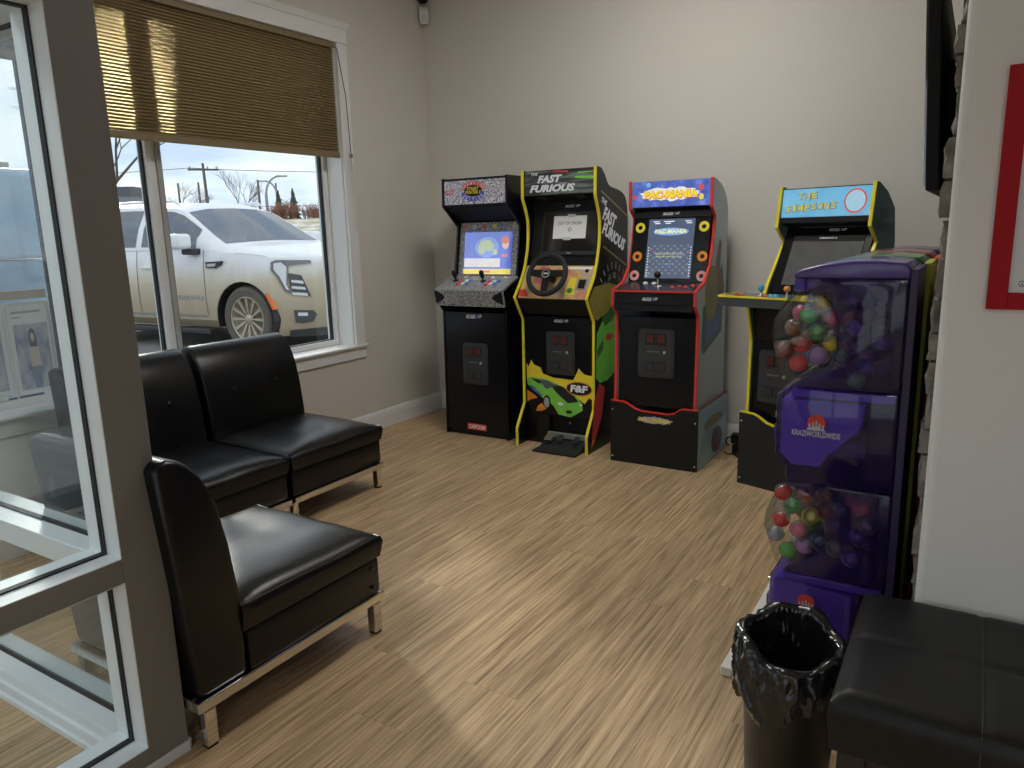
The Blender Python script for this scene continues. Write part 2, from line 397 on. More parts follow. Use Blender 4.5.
# the glazing itself
VINYL = mat('white_vinyl', (.82, .83, .83), .35, var=.02); GASK = mat('dark_gasket', (.02, .022, .024), .6)
def window(name, W, mull, label, post_mat=VINYL):
    y0, y1, z0, z1 = W; L = Vector((XW-.16, (y0+y1)/2, z0)); t = struct(empty(name, L), label)
    def b(n_, m, *a):
        m_ = MB().box(*a); m_.v = [tuple(Vector(q)-L) for q in m_.v]; return m_.build(n_, m, t, bevel=.002, seg=1)
    xa, xb = XW-.20, XW-.13; fw_ = .032
    b('frame_bar', VINYL, xa, xb, y0, y1, z0, z0+fw_); b('frame_bar', VINYL, xa, xb, y0, y1, z1-fw_, z1)
    b('frame_bar', VINYL, xa, xb, y0, y0+fw_, z0+fw_, z1-fw_); b('frame_bar', VINYL, xa, xb, y1-fw_, y1, z0+fw_, z1-fw_)
    ys = [y0+fw_]+[q for m_ in mull for q in m_]+[y1-fw_]
    for (m0, m1) in mull:
        b('mullion', VINYL, xa, xb, m0, m0+.030, z0+fw_, z1-fw_); b('mullion', VINYL, xa+.012, xb-.016, m0+.030, m1-.026, z0+fw_, z1-fw_)
        b('mullion', mat('weathered_vinyl', (.42, .42, .40), .5, var=.2), xa, xb-.006, m1-.026, m1, z0+fw_, z1-fw_)
    for k in range(0, len(ys), 2):
        a, c = ys[k], ys[k+1]; g = .012
        b('gasket', GASK, XW-.175, XW-.15, a, a+g, z0+fw_, z1-fw_); b('gasket', GASK, XW-.175, XW-.15, c-g, c, z0+fw_, z1-fw_)
        b('gasket', GASK, XW-.172, XW-.153, a, c, z0+fw_, z0+fw_+.007); b('gasket', GASK, XW-.172, XW-.153, a, c, z1-fw_-g, z1-fw_)
        b('pane', GLASS, XW-.164, XW-.160, a+.003, c-.003, z0+fw_+.002, z1-fw_-.002)
    return t
casing('trim_1', WIN1, 'white moulded casing around the large window'); casing('trim_2', WIN2, 'white casing of the window behind the glazed partition')
window('window_1', WIN1, [(2.285, 2.37)], 'large window onto the parked white car'); window('window_2', WIN2, [], 'window seen through the glazed partition')
for k, (a0, a1) in enumerate(((-1.5, .3), (.6, 2.4))):
    t = struct(empty('window_%d' % (k+3), ((a0+a1)/2, YF-.1, .3)))
    def b(n_, m, x0, x1, y0, y1, z0, z1): MB().box(x0-(a0+a1)/2, x1-(a0+a1)/2, y0, y1, z0-.3, z1-.3).build(n_, m, t)
    b('frame_bar', VINYL, a0, a1, -.04, .04, .3, .35); b('frame_bar', VINYL, a0, a1, -.04, .04, 2.45, 2.5); b('frame_bar', VINYL, a0, a0+.05, -.04, .04, .35, 2.45); b('frame_bar', VINYL, a1-.05, a1, -.04, .04, .35, 2.45); b('frame_bar', VINYL, (a0+a1)/2-.03, (a0+a1)/2+.03, -.04, .04, .35, 2.45)
# entrance glazing of the lobby behind the partition
y0, y1, z0, z1 = STORE; t = struct(empty('door_1', (XW-.12, (y0+y1)/2, 0)), 'dark framed entrance glazing')
DKFR = mat('dark_bronze_frame', (.03, .03, .032), .4, metal=.6)
def b(n_, m, *a):
    m_ = MB().box(*a); m_.v = [tuple(Vector(q)-Vector((XW-.12, (y0+y1)/2, 0))) for q in m_.v]; m_.build(n_, m, t)
for ya, yb in ((y0, y0+.06), (-.42, -.34), (y1-.06, y1)): b('door_stile', DKFR, XW-.17, XW-.07, ya, yb, z0, z1)
b('door_rail', DKFR, XW-.17, XW-.07, y0, y1, z0-.0, z0+.08); b('door_rail', DKFR, XW-.17, XW-.07, y0, y1, z1-.08, z1)
for ya, yb in ((y0+.06, -.42), (-.34, y1-.06)): b('pane', GLASS, XW-.122, XW-.118, ya, yb, z0+.08, z1-.08)

# glazed partition: wing beside the camera and wing towards the window wall, one corner post
XA0, XA1, XAG = -1.77, -1.64, -1.705
YQ0, YQ1, YQG = .872, .994, .933
pt_ = struct(empty('wall_partition', (-1.70, .94, 0)), 'pale painted glazed partition with corner post'); LP = Vector((-1.70, .94, 0))
PFRM = mat('partition_paint', (.70, .70, .69), .45, var=.02)
def b(n_, m, x0, x1, ya, yb, z0, z1, bev=.0015):
    m_ = MB().box(x0, x1, ya, yb, z0, z1); m_.v = [tuple(Vector(q)-LP) for q in m_.v]; return m_.build(n_, m, pt_, bevel=bev, seg=1)
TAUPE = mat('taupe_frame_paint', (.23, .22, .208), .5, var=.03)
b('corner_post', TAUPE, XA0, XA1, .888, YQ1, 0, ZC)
b('base_strip', ALU, XA1, XA1+.008, .80, YQ1, 0, .028); b('base_strip', ALU, XA0, XA1, YQ1, YQ1+.008, 0, .028)
GA = -1.75   # partition reaches back past the camera
zr = [(0, .073), (.511, .573), (1.775, 1.835), (2.42, ZC)]
for (za, zb) in zr:
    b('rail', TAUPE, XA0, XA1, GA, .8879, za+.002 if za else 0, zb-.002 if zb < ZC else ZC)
    if zb < ZC: b('liner', ALU, XA0, XA1, GA, .886, zb-.0019, zb, 0)
    if za > 0: b('liner', ALU, XA0, XA1, GA, .886, za, za+.0019, 0)
    b('rail', ALU, XW, XA0, YQ0, YQ1, za, zb)
for za, zb in zip(zr[:-1], zr[1:]):
    lo, hi = za[1], zb[0]; g_ = .004
    b('liner', ALU, XA0, XA1, .886, .8879, lo, hi, 0)
    b('pane', GLASS, XAG-.003, XAG+.003, GA, .886-g_, lo+g_, hi-g_, 0)
    b('pane', GLASS, XW, XA0-g_, YQG-.003, YQG+.003, lo+g_, hi-g_, 0)
    b('gasket', GASK, XAG-.009, XAG+.009, .886-g_, .8859, lo, hi, 0)
    b('gasket', GASK, XAG-.009, XAG+.009, GA, .886-g_, lo, lo+g_, 0); b('gasket', GASK, XAG-.009, XAG+.009, GA, .886-g_, hi-g_, hi, 0)
    b('gasket', GASK, XW, XA0, YQG-.008, YQG+.008, lo, lo+g_, 0); b('gasket', GASK, XW, XA0, YQG-.008, YQG+.008, hi-g_, hi, 0)
    b('gasket', GASK, XA0-g_, XA0-.0001, YQG-.008, YQG+.008, lo+g_, hi-g_, 0)
b('post', ALU, XW, XW+.10, YQ0, YQ1, 0, ZC)
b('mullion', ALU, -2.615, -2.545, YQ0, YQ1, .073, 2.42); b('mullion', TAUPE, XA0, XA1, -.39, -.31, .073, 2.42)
# stepped stop at the foot of the wing
b('base_strip', ALU, XW+.1, XA0, YQ0-.012, YQ0, 0, .045); b('base_strip', ALU, XW+.1, XA0, YQ0-.022, YQ0-.012, 0, .018)
struct(MB().box(XW, XA1, GA-.12, GA, 0, ZC).build('wall_lobby', WALL))

# unseen fill panels on the ceiling, added to brighten the room
LE = mat('fill_diffuser', (1, .97, .93), .6, var=.01, emit=FILL_MAIN); LE3 = mat('front_fill_diffuser', (1, .97, .93), .6, var=.01, emit=FILL_FRONT); LE2 = mat('lobby_fill_diffuser', (.86, .95, 1), .6, var=.01, emit=FILL_LOBBY)  # cool lobby tone stands in for entrance daylight
for k, (x, y, m_) in enumerate(((-1.3, 2.85, LE), (1.1, -2.2, LE3), (-2.55, .15, LE2), (-2.55, -1.0, LE2))):
    t = empty('fill_panel', (x, y, ZC)); tag(t, 'unseen ceiling fill panel added ' + ('in front of the game cabinets', 'near the front windows', 'in the lobby beside the corner post', 'in the lobby by the entrance')[k], 'fill panel', 'added fill panels')
    MB().box(-.31, .31, -.61, .61, -.02, -.0001).box(-.31, .31, -.61, -.59, -.03, -.02).build('frame', TRIM, t)
    MB().box(-.29, .29, -.59, .59, -.026, -.0201).build('diffuser', m_, t)

# ------------------------------------------------------------------ cellular blinds
def blind_fabric():
    m = D.materials.new('honeycomb_fabric'); m.use_nodes = True; n = m.node_tree.nodes; l = m.node_tree.links
    n.remove(n['Principled BSDF']); out = n['Material Output']
    t = n.new('ShaderNodeTexCoord'); no = n.new('ShaderNodeTexNoise'); no.inputs['Scale'].default_value = 250
    mx = n.new('ShaderNodeMix'); mx.data_type = 'RGBA'; mx.inputs['A'].default_value = (.25, .185, .095, 1); mx.inputs['B'].default_value = (.31, .235, .125, 1)
    l.new(t.outputs['Object'], no.inputs['Vector']); l.new(no.outputs['Fac'], mx.inputs['Factor'])
    df = n.new('ShaderNodeBsdfDiffuse'); tr = n.new('ShaderNodeBsdfTranslucent'); rf = n.new('ShaderNodeBsdfRefraction')
    rf.inputs['IOR'].default_value = 1.16; rf.inputs['Roughness'].default_value = .06; rf.inputs['Color'].default_value = (.52, .42, .22, 1)
    l.new(mx.outputs['Result'], df.inputs['Color']); l.new(mx.outputs['Result'], tr.inputs['Color'])
    m1 = n.new('ShaderNodeMixShader'); m1.inputs['Fac'].default_value = .035; l.new(df.outputs[0], m1.inputs[1]); l.new(tr.outputs[0], m1.inputs[2])
    m2 = n.new('ShaderNodeMixShader'); m2.inputs['Fac'].default_value = .008; l.new(m1.outputs[0], m2.inputs[1]); l.new(rf.outputs[0], m2.inputs[2])
    l.new(m2.outputs[0], out.inputs['Surface']); return m
FAB = blind_fabric(); RAILM = mat('tan_rail', (.24, .18, .095), .5, var=.08); CORD = mat('cord', (.55, .50, .42), .7)
def blind(y0, y1, ztop, zbot, label, xc=XW-.014, cord=True):
    t = empty('cellular_blind', (xc, (y0+y1)/2, zbot)); tag(t, label, 'blind', 'cellular window blinds'); L = Vector(t.location)
    h = ztop-.03-(zbot+.032); n = int(h/.0155); v = []; ym = (y0+y1)/2; q_ = 8
    for i in range(q_*n+1):
        zz = zbot+.032+h*i/(q_*n); dx = .0070*math.sin(2*math.pi*i/q_)
        v += [(dx, y0-ym, zz-zbot), (dx, y1-ym, zz-zbot)]
    f = [(2*i, 2*i+1, 2*i+3, 2*i+2) for i in range(q_*n)]
    me = D.meshes.new('pleated_fabric'); me.from_pydata(v, [], f); me.polygons.foreach_set('use_smooth', [True]*len(f)); link('pleated_fabric', me, FAB, t)
    MB().box(-.012, .012, y0-ym, y1-ym, 0, .032).build('bottom_rail', RAILM, t, bevel=.003)
    MB().box(-.018, .018, y0-ym, y1-ym, ztop-zbot-.03, ztop-zbot).build('head_rail', RAILM, t, bevel=.003)
    if cord:
        a = y1-ym-.01
        MB().tube([(.02, a, ztop-zbot-.02), (.04, a+.012, ztop-zbot-.035), (.064, a+.035, .35), (.062, a+.05, .02)], .0025, 6).build('pull_cord', mat('dark_cord', (.08, .07, .06), .7), t)
        MB().lathe([(.002, .012), (.011, .008), (.012, -.006), (.004, -.014)], 12, (.062, a+.05, .012), close=True).build('cord_knob', mat('grey_knob', (.18, .17, .16), .5), t, smooth=True)
        MB().tube([(.060, a+.05, 0), (.060, a+.066, -.12), (.060, a+.068, -.35), (.060, a+.062, -.45), (.060, a+.055, -.35), (.060, a+.05, -.1), (.060, a+.048, 0)], .002, 5).build('pull_cord', CORD, t)
        MB().box(.0, .02, a-.004, a+.012, ztop-zbot-.045, ztop-zbot-.03).build('cord_lock', mat('pale_plastic', (.6, .55, .45), .5), t)
    return t
blind(1.94, 3.489, 2.415, 1.758, 'tan pleated blind half lowered over the large window')
blind(1.05, 1.79, 2.415, 2.025, 'shorter tan blind seen through the glazed partition', cord=False)

# posters and sign on the window behind the partition
PAP = mat('paper', (.80, .83, .84), .6, var=.03)
def poster(y0, y1, z0, z1, label, seed):
    rs = random.Random(seed); t = empty('poster', (XW-.152, (y0+y1)/2, z0)); tag(t, label, 'poster', 'posters on the side window')
    wd, ht = y1-y0, z1-z0
    MB().box(-.002, .0, -wd/2, wd/2, 0, ht).build('sheet', PAP, t)
    MB().box(-.004, .003, -wd/2-.008, -wd/2, -.01, ht).box(-.004, .003, wd/2, wd/2+.008, -.01, ht).box(-.004, .003, -wd/2, wd/2, ht, ht+.008).build('sleeve', mat('clear_sleeve', (.7, .72, .7), .3), t)
    MB().box(.0002, .006, wd*.1, wd*.35, -.02, .004).build('clip', mat('clear_clip', (.75, .78, .78), .2), t)
    pl = Plane((0.0003, 0, 0), (0, 1, 0), (0, 0, 1))
    pl.poly('photo', ramp_mat('street_photo_%d' % seed, [(.3, (.15, .18, .28)), (.5, (.40, .44, .55)), (.7, (.62, .60, .60))], .5, 14, 3, stretch=(1, 2, .8)), [(-wd*.40, .02), (wd*.42, .02), (wd*.42, ht*.78), (-wd*.40, ht*.78)], t)
    pl.polys('caption', PGREY, [[(-wd*.4, ht*.9), (wd*.3, ht*.9), (wd*.3, ht*.925), (-wd*.4, ht*.925)], [(-wd*.4, ht*.85), (-wd*.2, ht*.85), (-wd*.2, ht*.865), (-wd*.4, ht*.865)]], t)
    # a standing figure in the photo
    dk = mat('poster_dark', (.10, .09, .12), .5); tp = mat('poster_top', (.62, .52, .48), .5); jn = mat('poster_jeans', (.22, .27, .42), .5)
    cx = wd*(.02 if seed == 2 else .1)
    pl.poly('hair', dk, pl.ell((cx, ht*.60), wd*.10, ht*.13, 16), t, .0012); pl.poly('face', tp, pl.ell((cx, ht*.63), wd*.05, ht*.05, 12), t, .0016)
    pl.poly('top', tp, [(cx-wd*.12, ht*.30), (cx+wd*.14, ht*.30), (cx+wd*.12, ht*.52), (cx-wd*.1, ht*.52)], t, .0014); pl.poly('jeans', jn, [(cx-wd*.08, ht*.06), (cx+wd*.1, ht*.06), (cx+wd*.12, ht*.30), (cx-wd*.1, ht*.30)], t, .0013)
poster(1.37, 1.545, .655, 1.05, 'backlit photo poster on the side window, left of the pair', 1)
poster(1.565, 1.735, .645, 1.04, 'backlit poster of a standing long-haired figure, right of the pair', 2)
t = MB().box(XW-.155, XW-.145, 1.32, 1.735, 1.062, 1.10).build('wooden_display_rail', mat('pale_board', (.50, .44, .36), .6, var=.2, scale=20, stretch=(1, .2, 4)), bevel=.002); tag(t, 'thin pale wooden rail above the two window posters', 'rail')
t = MB().box(XW-.158, XW-.148, 1.25, 1.49, 1.25, 1.68).build('notice_board', mat('notice_board', (.12, .11, .10), .6), bevel=.003); tag(t, 'dark grey board stuck on the side window beside the sky', 'board')

# ------------------------------------------------------------------ lounge chairs
def make_chair():
    """origin: floor, back left corner seen from the front-facing +y; width .60 (x), depth .71 (y)"""
    t = empty('lounge_chair'); Wd = .60
    # backrest
    front = [(.165, .14), (.168, .30), (.166, .373), (.15, .516), (.128, .631), (.110, .679), (.090, .720), (.060, .757), (.035, .775), (.005, .785), (-.022, .780), (-.032, .762)]
    pr = [(.018, .14)]+front
    bk = MB().prism([(y, z) for y, z in pr][::-1], .006, Wd-.006, 'x').build('backrest', LEATHER, t, bevel=.016, seg=3, angle=50); auto_smooth(bk, 50)
    pl = Plane((0, .158, .40), (-1, 0, 0), (0, -.1, .75))
    for bx in (.17, .43):
        MB().lathe([(.001, .011), (.010, .009), (.0135, .003), (.014, -.003)], 14, (bx, 0, 0), axis='y', close=True).xf(Matrix.Translation((0, .142, .56))).build('button', LEATHER, bk, smooth=True)
    # base box
    bs = MB().box(.004, Wd-.004, .169, .695, .14, .262).build('base', LEATHER, t, bevel=.010, seg=2); auto_smooth(bs)
    for bx, bz in ((.66, .235), (.66, .17)):
        MB().lathe([(.001, .004), (.007, .003), (.009, 0)], 12, (Wd-.003, bx, bz), axis='x', close=True).build('snap', mat('dark_snap', (.02, .02, .02), .3), t, smooth=True)
    # cushion, crowned
    nx, ny = 18, 18; v = []; f = []
    def top(a, c):
        u = 1-abs(2*a-1)**5; q = 1-abs(2*c-1)**6
        return .338+.032*(u*q)**.6+.004*mnoise.noise((a*5, c*4, 1.3))-.010*c
    for i in range(nx+1):
        for j in range(ny+1):
            a, c = i/nx, j/ny; v.append((Wd*a, .158+.550*c, top(a, c)))
    for i in range(nx):
        for j in range(ny): f.append((i*(ny+1)+j, (i+1)*(ny+1)+j, (i+1)*(ny+1)+j+1, i*(ny+1)+j+1))
    per = [(i, 0) for i in range(nx)]+[(nx, j) for j in range(ny)]+[(i, ny) for i in range(nx, 0, -1)]+[(0, j) for j in range(ny, 0, -1)]
    k = len(v)
    for i, j in per:
        a, c = i/nx, j/ny; v.append((.5*Wd+(Wd+.008)*(a-.5), .158+.554*c, .315))
    for i, j in per:
        a, c = i/nx, j/ny; v.append((.5*Wd+(Wd-.01)*(a-.5), .158+.546*c, .2625))
    n = len(per)
    for q in range(n):
        r_ = (q+1) % n; ia = per[q][0]*(ny+1)+per[q][1]; ib = per[r_][0]*(ny+1)+per[r_][1]
        f.append((ia, k+q, k+r_, ib)); f.append((k+q, k+n+q, k+n+r_, k+r_))
    f.append(tuple(range(k+n, k+2*n)))
    cu = link('cushion', mesh(v, f, smooth=True), LEATHER, t); auto_smooth(cu, 60)
    pp = [(Wd*(i/nx), .158+.550*(j/ny), top(i/nx, j/ny)+.001) for i, j in per]
    MB().tube([Vector(q)+(Vector((Wd/2, .43, .33))-Vector(q)).normalized()*.004 for q in pp]+[pp[0]], .0035, 5, False).build('piping', LEATHER, cu, smooth=True)
    # chrome frame and feet
    MB().box(.0, .03, .0, .71, .110, .1395).box(Wd-.03, Wd, 0, .71, .110, .1395).box(.03, Wd-.03, 0, .03, .110, .1395).box(.03, Wd-.03, .68, .71, .110, .1395).build('frame', CHROME, t, bevel=.003)
    for lx in (0, Wd-.034):
        for ly in (.015, .655):
            lg = MB().box(lx, lx+.034, ly, ly+.034, .008, .1098).build('leg', CHROME, t, bevel=.003)
            MB().box(lx+.003, lx+.031, ly+.003, ly+.031, 0, .008).build('foot_pad', RUBBER, lg)
    return t
def copy_tree(o, parent=None):
    c = o.copy(); COL.objects.link(c); c.parent = parent
    if parent: c.matrix_parent_inverse = o.matrix_parent_inverse.copy()
    for ch in list(o.children): copy_tree(ch, c)
    return c
chA = make_chair(); chA.location = (-2.188, .998, 0)
tag(chA, 'black armless lounge chair beside the glazed partition post, bright sheen on its seat', 'chair', 'black lounge chairs')
chB = copy_tree(chA); chC = copy_tree(chA)
for c_, y_ in ((chB, 2.165), (chC, 2.785)):
    c_.rotation_euler = (0, 0, R(-90)); c_.location = (-3.245, y_, 0)
chB['label'] = 'black lounge chair under the window, half hidden by the partition post'
chC['label'] = 'black lounge chair under the window nearest the game cabinets'

# ------------------------------------------------------------------ arcade cabinets
def side_profile(front, back): return front+back
def ribbon(mb, path, x0, x1, d=.004, back=.006):
    n = len(path)
    nor = []
    for i in range(n):
        a = Vector(path[max(i-1, 0)]); c = Vector(path[min(i+1, n-1)]); t = (c-a).normalized(); nor.append(Vector((-t.y, t.x)))
    o = [Vector(path[i])+nor[i]*d for i in range(n)]; q = [Vector(path[i])-nor[i]*back for i in range(n)]
    v = []
    for i in range(n): v += [(x0, o[i].x, o[i].y), (x1, o[i].x, o[i].y), (x1, q[i].x, q[i].y), (x0, q[i].x, q[i].y)]
    f = []
    for i in range(n-1):
        for k in range(4): f.append((4*i+k, 4*i+(k+1) % 4, 4*i+4+(k+1) % 4, 4*i+4+k))
    f += [(0, 1, 2, 3), (4*n-4, 4*n-3, 4*n-2, 4*n-1)]
    mb.add(v, f); return mb
def sides(t, w_, x0, front, back, m_side, m_trim, th=.0125):
    out = []
    for xs in (x0, x0+w_-th):
        s = MB().prism((front+back)[::-1], xs, xs+th, 'x').build('side_panel', m_side, t)
        if m_trim: ribbon(MB(), front, xs-.0012, xs+th+.0012).build('edge_trim', m_trim, s)
        out.append(s)
    return out
def panel(t, name, m, p1, p2, x0, x1, th=.012, bev=.0015):
    """slab whose outer face runs from p1 up to p2 (y,z)"""
    a, c = Vector(p1), Vector(p2); d = (c-a).normalized(); n = Vector((d.y, -d.x))  # inward
    q = [a, c, c+n*th, a+n*th]
    return MB().prism([(k.x, k.y) for k in q], x0, x1, 'x').build(name, m, t, bevel=bev, seg=1)
def plane_on(p1, p2, x=0.):
    return Plane((x, p1[0], p1[1]), (1, 0, 0), (0, p2[0]-p1[0], p2[1]-p1[1]))
REDL = mat('red_coin_light', (.13, .018, .014), .3)
def coin_door(t, pl, cx, cz, wd, ht):
    """pl: plane of the front panel; cx,cz centre"""
    def slab(name, m, x0, x1, z0, z1, d0, d1, par, bev=.002):
        P = [pl.P(x0, z0, d0), pl.P(x1, z0, d0), pl.P(x1, z1, d0), pl.P(x0, z1, d0), pl.P(x0, z0, d1), pl.P(x1, z0, d1), pl.P(x1, z1, d1), pl.P(x0, z1, d1)]
        return MB().add(P, [(0, 3, 2, 1), (4, 5, 6, 7), (0, 1, 5, 4), (1, 2, 6, 5), (2, 3, 7, 6), (3, 0, 4, 7)]).build(name, m, par, bevel=bev, seg=2)
    r = .018
    def rr(hw, hh, r, n=5):
        o = []
        for sx, sy, a0 in ((1, 1, 0), (-1, 1, 90), (-1, -1, 180), (1, -1, 270)):
            for k in range(n+1):
                a = R(a0+90*k/n); o.append((cx+sx*(hw-r)+r*math.cos(a), cz+sy*(hh-r)+r*math.sin(a)))
        return o
    def rprism(name, hw, hh, r, d0, d1, m, par):
        p = rr(hw, hh, r); n = len(p); v = [pl.P(a, c, d0) for a, c in p]+[pl.P(a, c, d1) for a, c in p]
        f = [tuple(range(n))[::-1], tuple(range(n, 2*n))]+[(i, (i+1) % n, n+(i+1) % n, n+i) for i in range(n)]
        return MB().add(v, f).build(name, m, par, bevel=.0012, seg=1, angle=60)
    d = rprism('coin_door', wd/2, ht/2, r, .0004, .007, COINB, t); rprism('door_leaf', wd/2-.012, ht/2-.012, r*.7, .0071, .011, COINB, d)
    s = wd*.105
    for sx in (-1, 1):
        x = cx+sx*wd*.155; z = cz+ht*.30
        c = slab('coin_slot', RUBBER, x-s*1.2, x+s*1.2, z-s*1.45, z+s*1.45, .0111, .017, d)
        slab('red_light', REDL, x-s*.8, x+s*.8, z-s*.9, z+s*1.0, .0171, .0185, d, .0005); slab('slit', BLACK, x-.0015, x+.0015, z-s*.7, z+s*.8, .0186, .0192, d, 0)
        z = cz-ht*.27
        q = slab('coin_return', RUBBER, x-s*1.2, x+s*1.2, z-s*1.3, z+s*1.3, .0111, .016, d); slab('return_flap', COINB, x-s*.85, x+s*.85, z-s*.9, z+s*.9, .0161, .0175, d, .001)
    c0 = pl.P(cx+wd*.24, cz+ht*.03, .0111)
    mb = MB().lathe([(.001, .007), (.008, .006), (.0095, 0)], 14, close=True); mb.xf(Matrix.Translation(c0) @ pl.n.to_track_quat('Z', 'Y').to_matrix().to_4x4()).build('lock', STEEL, d, smooth=True)
    pl.text('door_print', PGREY, 'ARCADE1UP', (cx-wd*.08, cz+ht*.04), wd*.34, .008, d, .0115, shear=.2)
    return d
def joystick(t, base, n, hgt, ballm, r=.017, bat=False):
    q = n.to_track_quat('Z', 'Y').to_matrix().to_4x4(); T = Matrix.Translation(base) @ q
    j = MB().lathe([(.020, 0), (.019, .003), (.006, .005), (.0045, .006), (.0045, hgt)], 14, close=True).xf(T).build('joystick', STEEL if not bat else BLACK, t, smooth=True)
    if bat: MB().lathe([(.005, .012), (.012, .03), (.0155, .05), (.014, .066), (.006, .072)], 14, close=True).xf(T).build('handle', ballm, j, smooth=True)
    else: MB().sphere((0, 0, hgt+r*.7), r, 16, 10).xf(T).build('ball_top', ballm, j, smooth=True)
    return j
def button(t, base, n, m, r=.013, h=.008):
    T = Matrix.Translation(base) @ n.to_track_quat('Z', 'Y').to_matrix().to_4x4()
    return MB().lathe([(r*1.15, 0), (r*1.15, h*.4), (r*.85, h*.5), (r*.82, h), (r*.3, h*1.05)], 14, close=True).xf(T).build('button', m, t, smooth=True)
def logo(t, pl, c, wd, ht):
    """maker's white wordmark with the blue figure"""
    pl.text('maker_lettering', WHITE, 'ARCADE', (c[0]-wd*.2, c[1]), wd*.58, ht, t, .0012, shear=.15, bold=.03)
    pl.text('maker_numeral', mat('maker_blue', (.08, .14, .6), .4), '1', (c[0]+wd*.15, c[1]), wd*.07, ht, t, .0012, shear=.15, bold=.03)
    pl.text('maker_lettering', WHITE, 'UP', (c[0]+wd*.35, c[1]+ht*.1), wd*.25, ht*.85, t, .0012, shear=.15, bold=.03)
def screen_mat(name, col, emit):
    m = mat(name, col, .06, var=.25, scale=9, emit=emit, ior=2.3); return m

# ---- black fighting-game cabinet in the corner
SPECK = ramp_mat('speckle_print', [(.30, (.02, .02, .022)), (.46, (.16, .16, .16)), (.54, (.36, .36, .36)), (.68, (.75, .75, .74))], .35, 170, 2)
SPECKL = ramp_mat('lit_speckle_print', [(.30, (.05, .045, .06)), (.46, (.25, .23, .27)), (.56, (.46, .44, .48)), (.68, (.72, .70, .74))], .3, 110, 2, emit=.12)
g1 = empty('arcade_cabinet', (-2.899, 3.81, 0)); tag(g1, 'all black upright game cabinet with speckled marquee and two joysticks, in the corner', 'arcade cabinet', 'arcade cabinets')
w_ = .483
F1 = [(.0, .0), (.015, .805), (-.03, .851), (-.04, .935), (.15, 1.012), (.207, 1.325), (.055, 1.452), (.060, 1.622)]
sides(g1, w_, 0, F1, [(.51, 1.62), (.51, 0)], GLOSSB, None)
x0, x1 = .0165, w_-.0165
panel(g1, 'front_panel', GLOSSB, (.004, .03), (.018, .80), x0, x1); panel(g1, 'kick_board', BLACK, (.02, .0), (.02, .029), x0, x1)
MB().box(x0, x1, .495, .508, .0, 1.61).build('back_board', BLACK, g1); MB().box(x0, x1, .065, .494, 1.606, 1.618).build('top_board', BLACK, g1)
pl = plane_on((.004, .03), (.018, .80)); logo(g1, pl, (.24, .745), .125, .024); coin_door(g1, pl, .245, .445, .19, .265)
pl.poly('maker_badge', PRED, [(.168, .012), (.316, .012), (.316, .054), (.168, .054)], g1); pl.text('badge_lettering', WHITE, 'CAPCOM', (.242, .033), .128, .026, g1, bold=.04)
# marquee
panel(g1, 'marquee', SPECKL, (.060, 1.462), (.066, 1.605), x0, x1, .01); pm = plane_on((.060, 1.462), (.066, 1.605))
MB().box(x0, x1, .066, .19, 1.448, 1.4615).build('marquee_sill', BLACK, g1)
pm.poly('maker_badge', PRED, [(.028, .064), (.088, .064), (.088, .088), (.028, .088)], g1); pm.text('badge_lettering', WHITE, 'CAPCOM', (.058, .076), .05, .014, g1, bold=.03)
lc = (.235, .078)
pm.polys('logo_arc', mat('logo_red', (.55, .10, .10), .4, emit=.1), pm.band(lc, .092, .056, .022, R(8), R(172)), g1, .0010)
pm.polys('logo_arc', mat('logo_blue', (.05, .06, .45), .4, emit=.1), pm.band(lc, .088, .062, .022, R(188), R(352)), g1, .0010)
pm.poly('logo_core', BLACK, pm.ell(lc, .066, .034), g1, .0012)
pm.text('logo_lettering', PYEL, 'STREET', (lc[0], lc[1]+.014), .09, .018, g1, .0024, shear=.15, bold=.03); pm.text('logo_lettering', PYEL, 'FIGHTER II', (lc[0], lc[1]-.008), .115, .020, g1, .0024, shear=.15, bold=.03)
pm.arc_text('logo_lettering', WHITE, 'CHAMPION', lc, .080, .045, R(165), R(15), .014, g1); pm.arc_text('logo_lettering', WHITE, 'EDITION', lc, .077, .051, R(205), R(335), .014, g1, flip=True)
# speaker soffit under the marquee and monitor
panel(g1, 'soffit', BLACK, (.215, 1.36), (.075, 1.445), x0, x1, .008)
panel(g1, 'bezel', SPECK, (.170, .995), (.228, 1.352), x0, x1, .008); ps = plane_on((.170, .995), (.228, 1.352))
sc = panel(g1, 'screen', screen_mat('fight_screen', (.08, .13, .55), .40), (.1715, 1.028), (.2135, 1.290), .062, w_-.062, .004, .0); pz = plane_on((.1715, 1.028), (.2135, 1.290))
for p_ in (sc,):
    for v_ in p_.data.vertices: v_.co += Vector((0, -.0025, .0004))
pz.o += pz.n*.0028
EM = lambda n, c, e=.32: mat('lit_'+n, c, .06, emit=e, ior=2.3, var=.15, scale=25)
pz.polys('screen_map', EM('map', (.42, .52, .32)), [pz.ell((.20, .165), .030, .040, 14), pz.ell((.255, .175), .036, .030, 14), pz.ell((.225, .20), .045, .018, 14), pz.ell((.30, .14), .02, .02, 10)], sc)
pz.polys('screen_globe', EM('sea', (.18, .30, .75)), [pz.ell((.235, .17), .09, .065, 24)], sc, .0004)
pz.polys('screen_panel', EM('panel', (.70, .68, .72)), [[(.066, .045), (.340, .045), (.340, .10), (.066, .10)]], sc, .0006)
pz.polys('screen_band', EM('gold', (.85, .68, .10)), [[(.062, .0), (.421, .0), (.421, .034), (.062, .034)]], sc, .0006)
pz.polys('screen_portrait', EM('skin', (.72, .45, .33)), [pz.ell((.375, .19), .026, .034, 14)], sc, .0012); pz.polys('screen_portrait', EM('hair', (.55, .16, .12)), [pz.ell((.372, .214), .032, .024, 14)], sc, .0016)
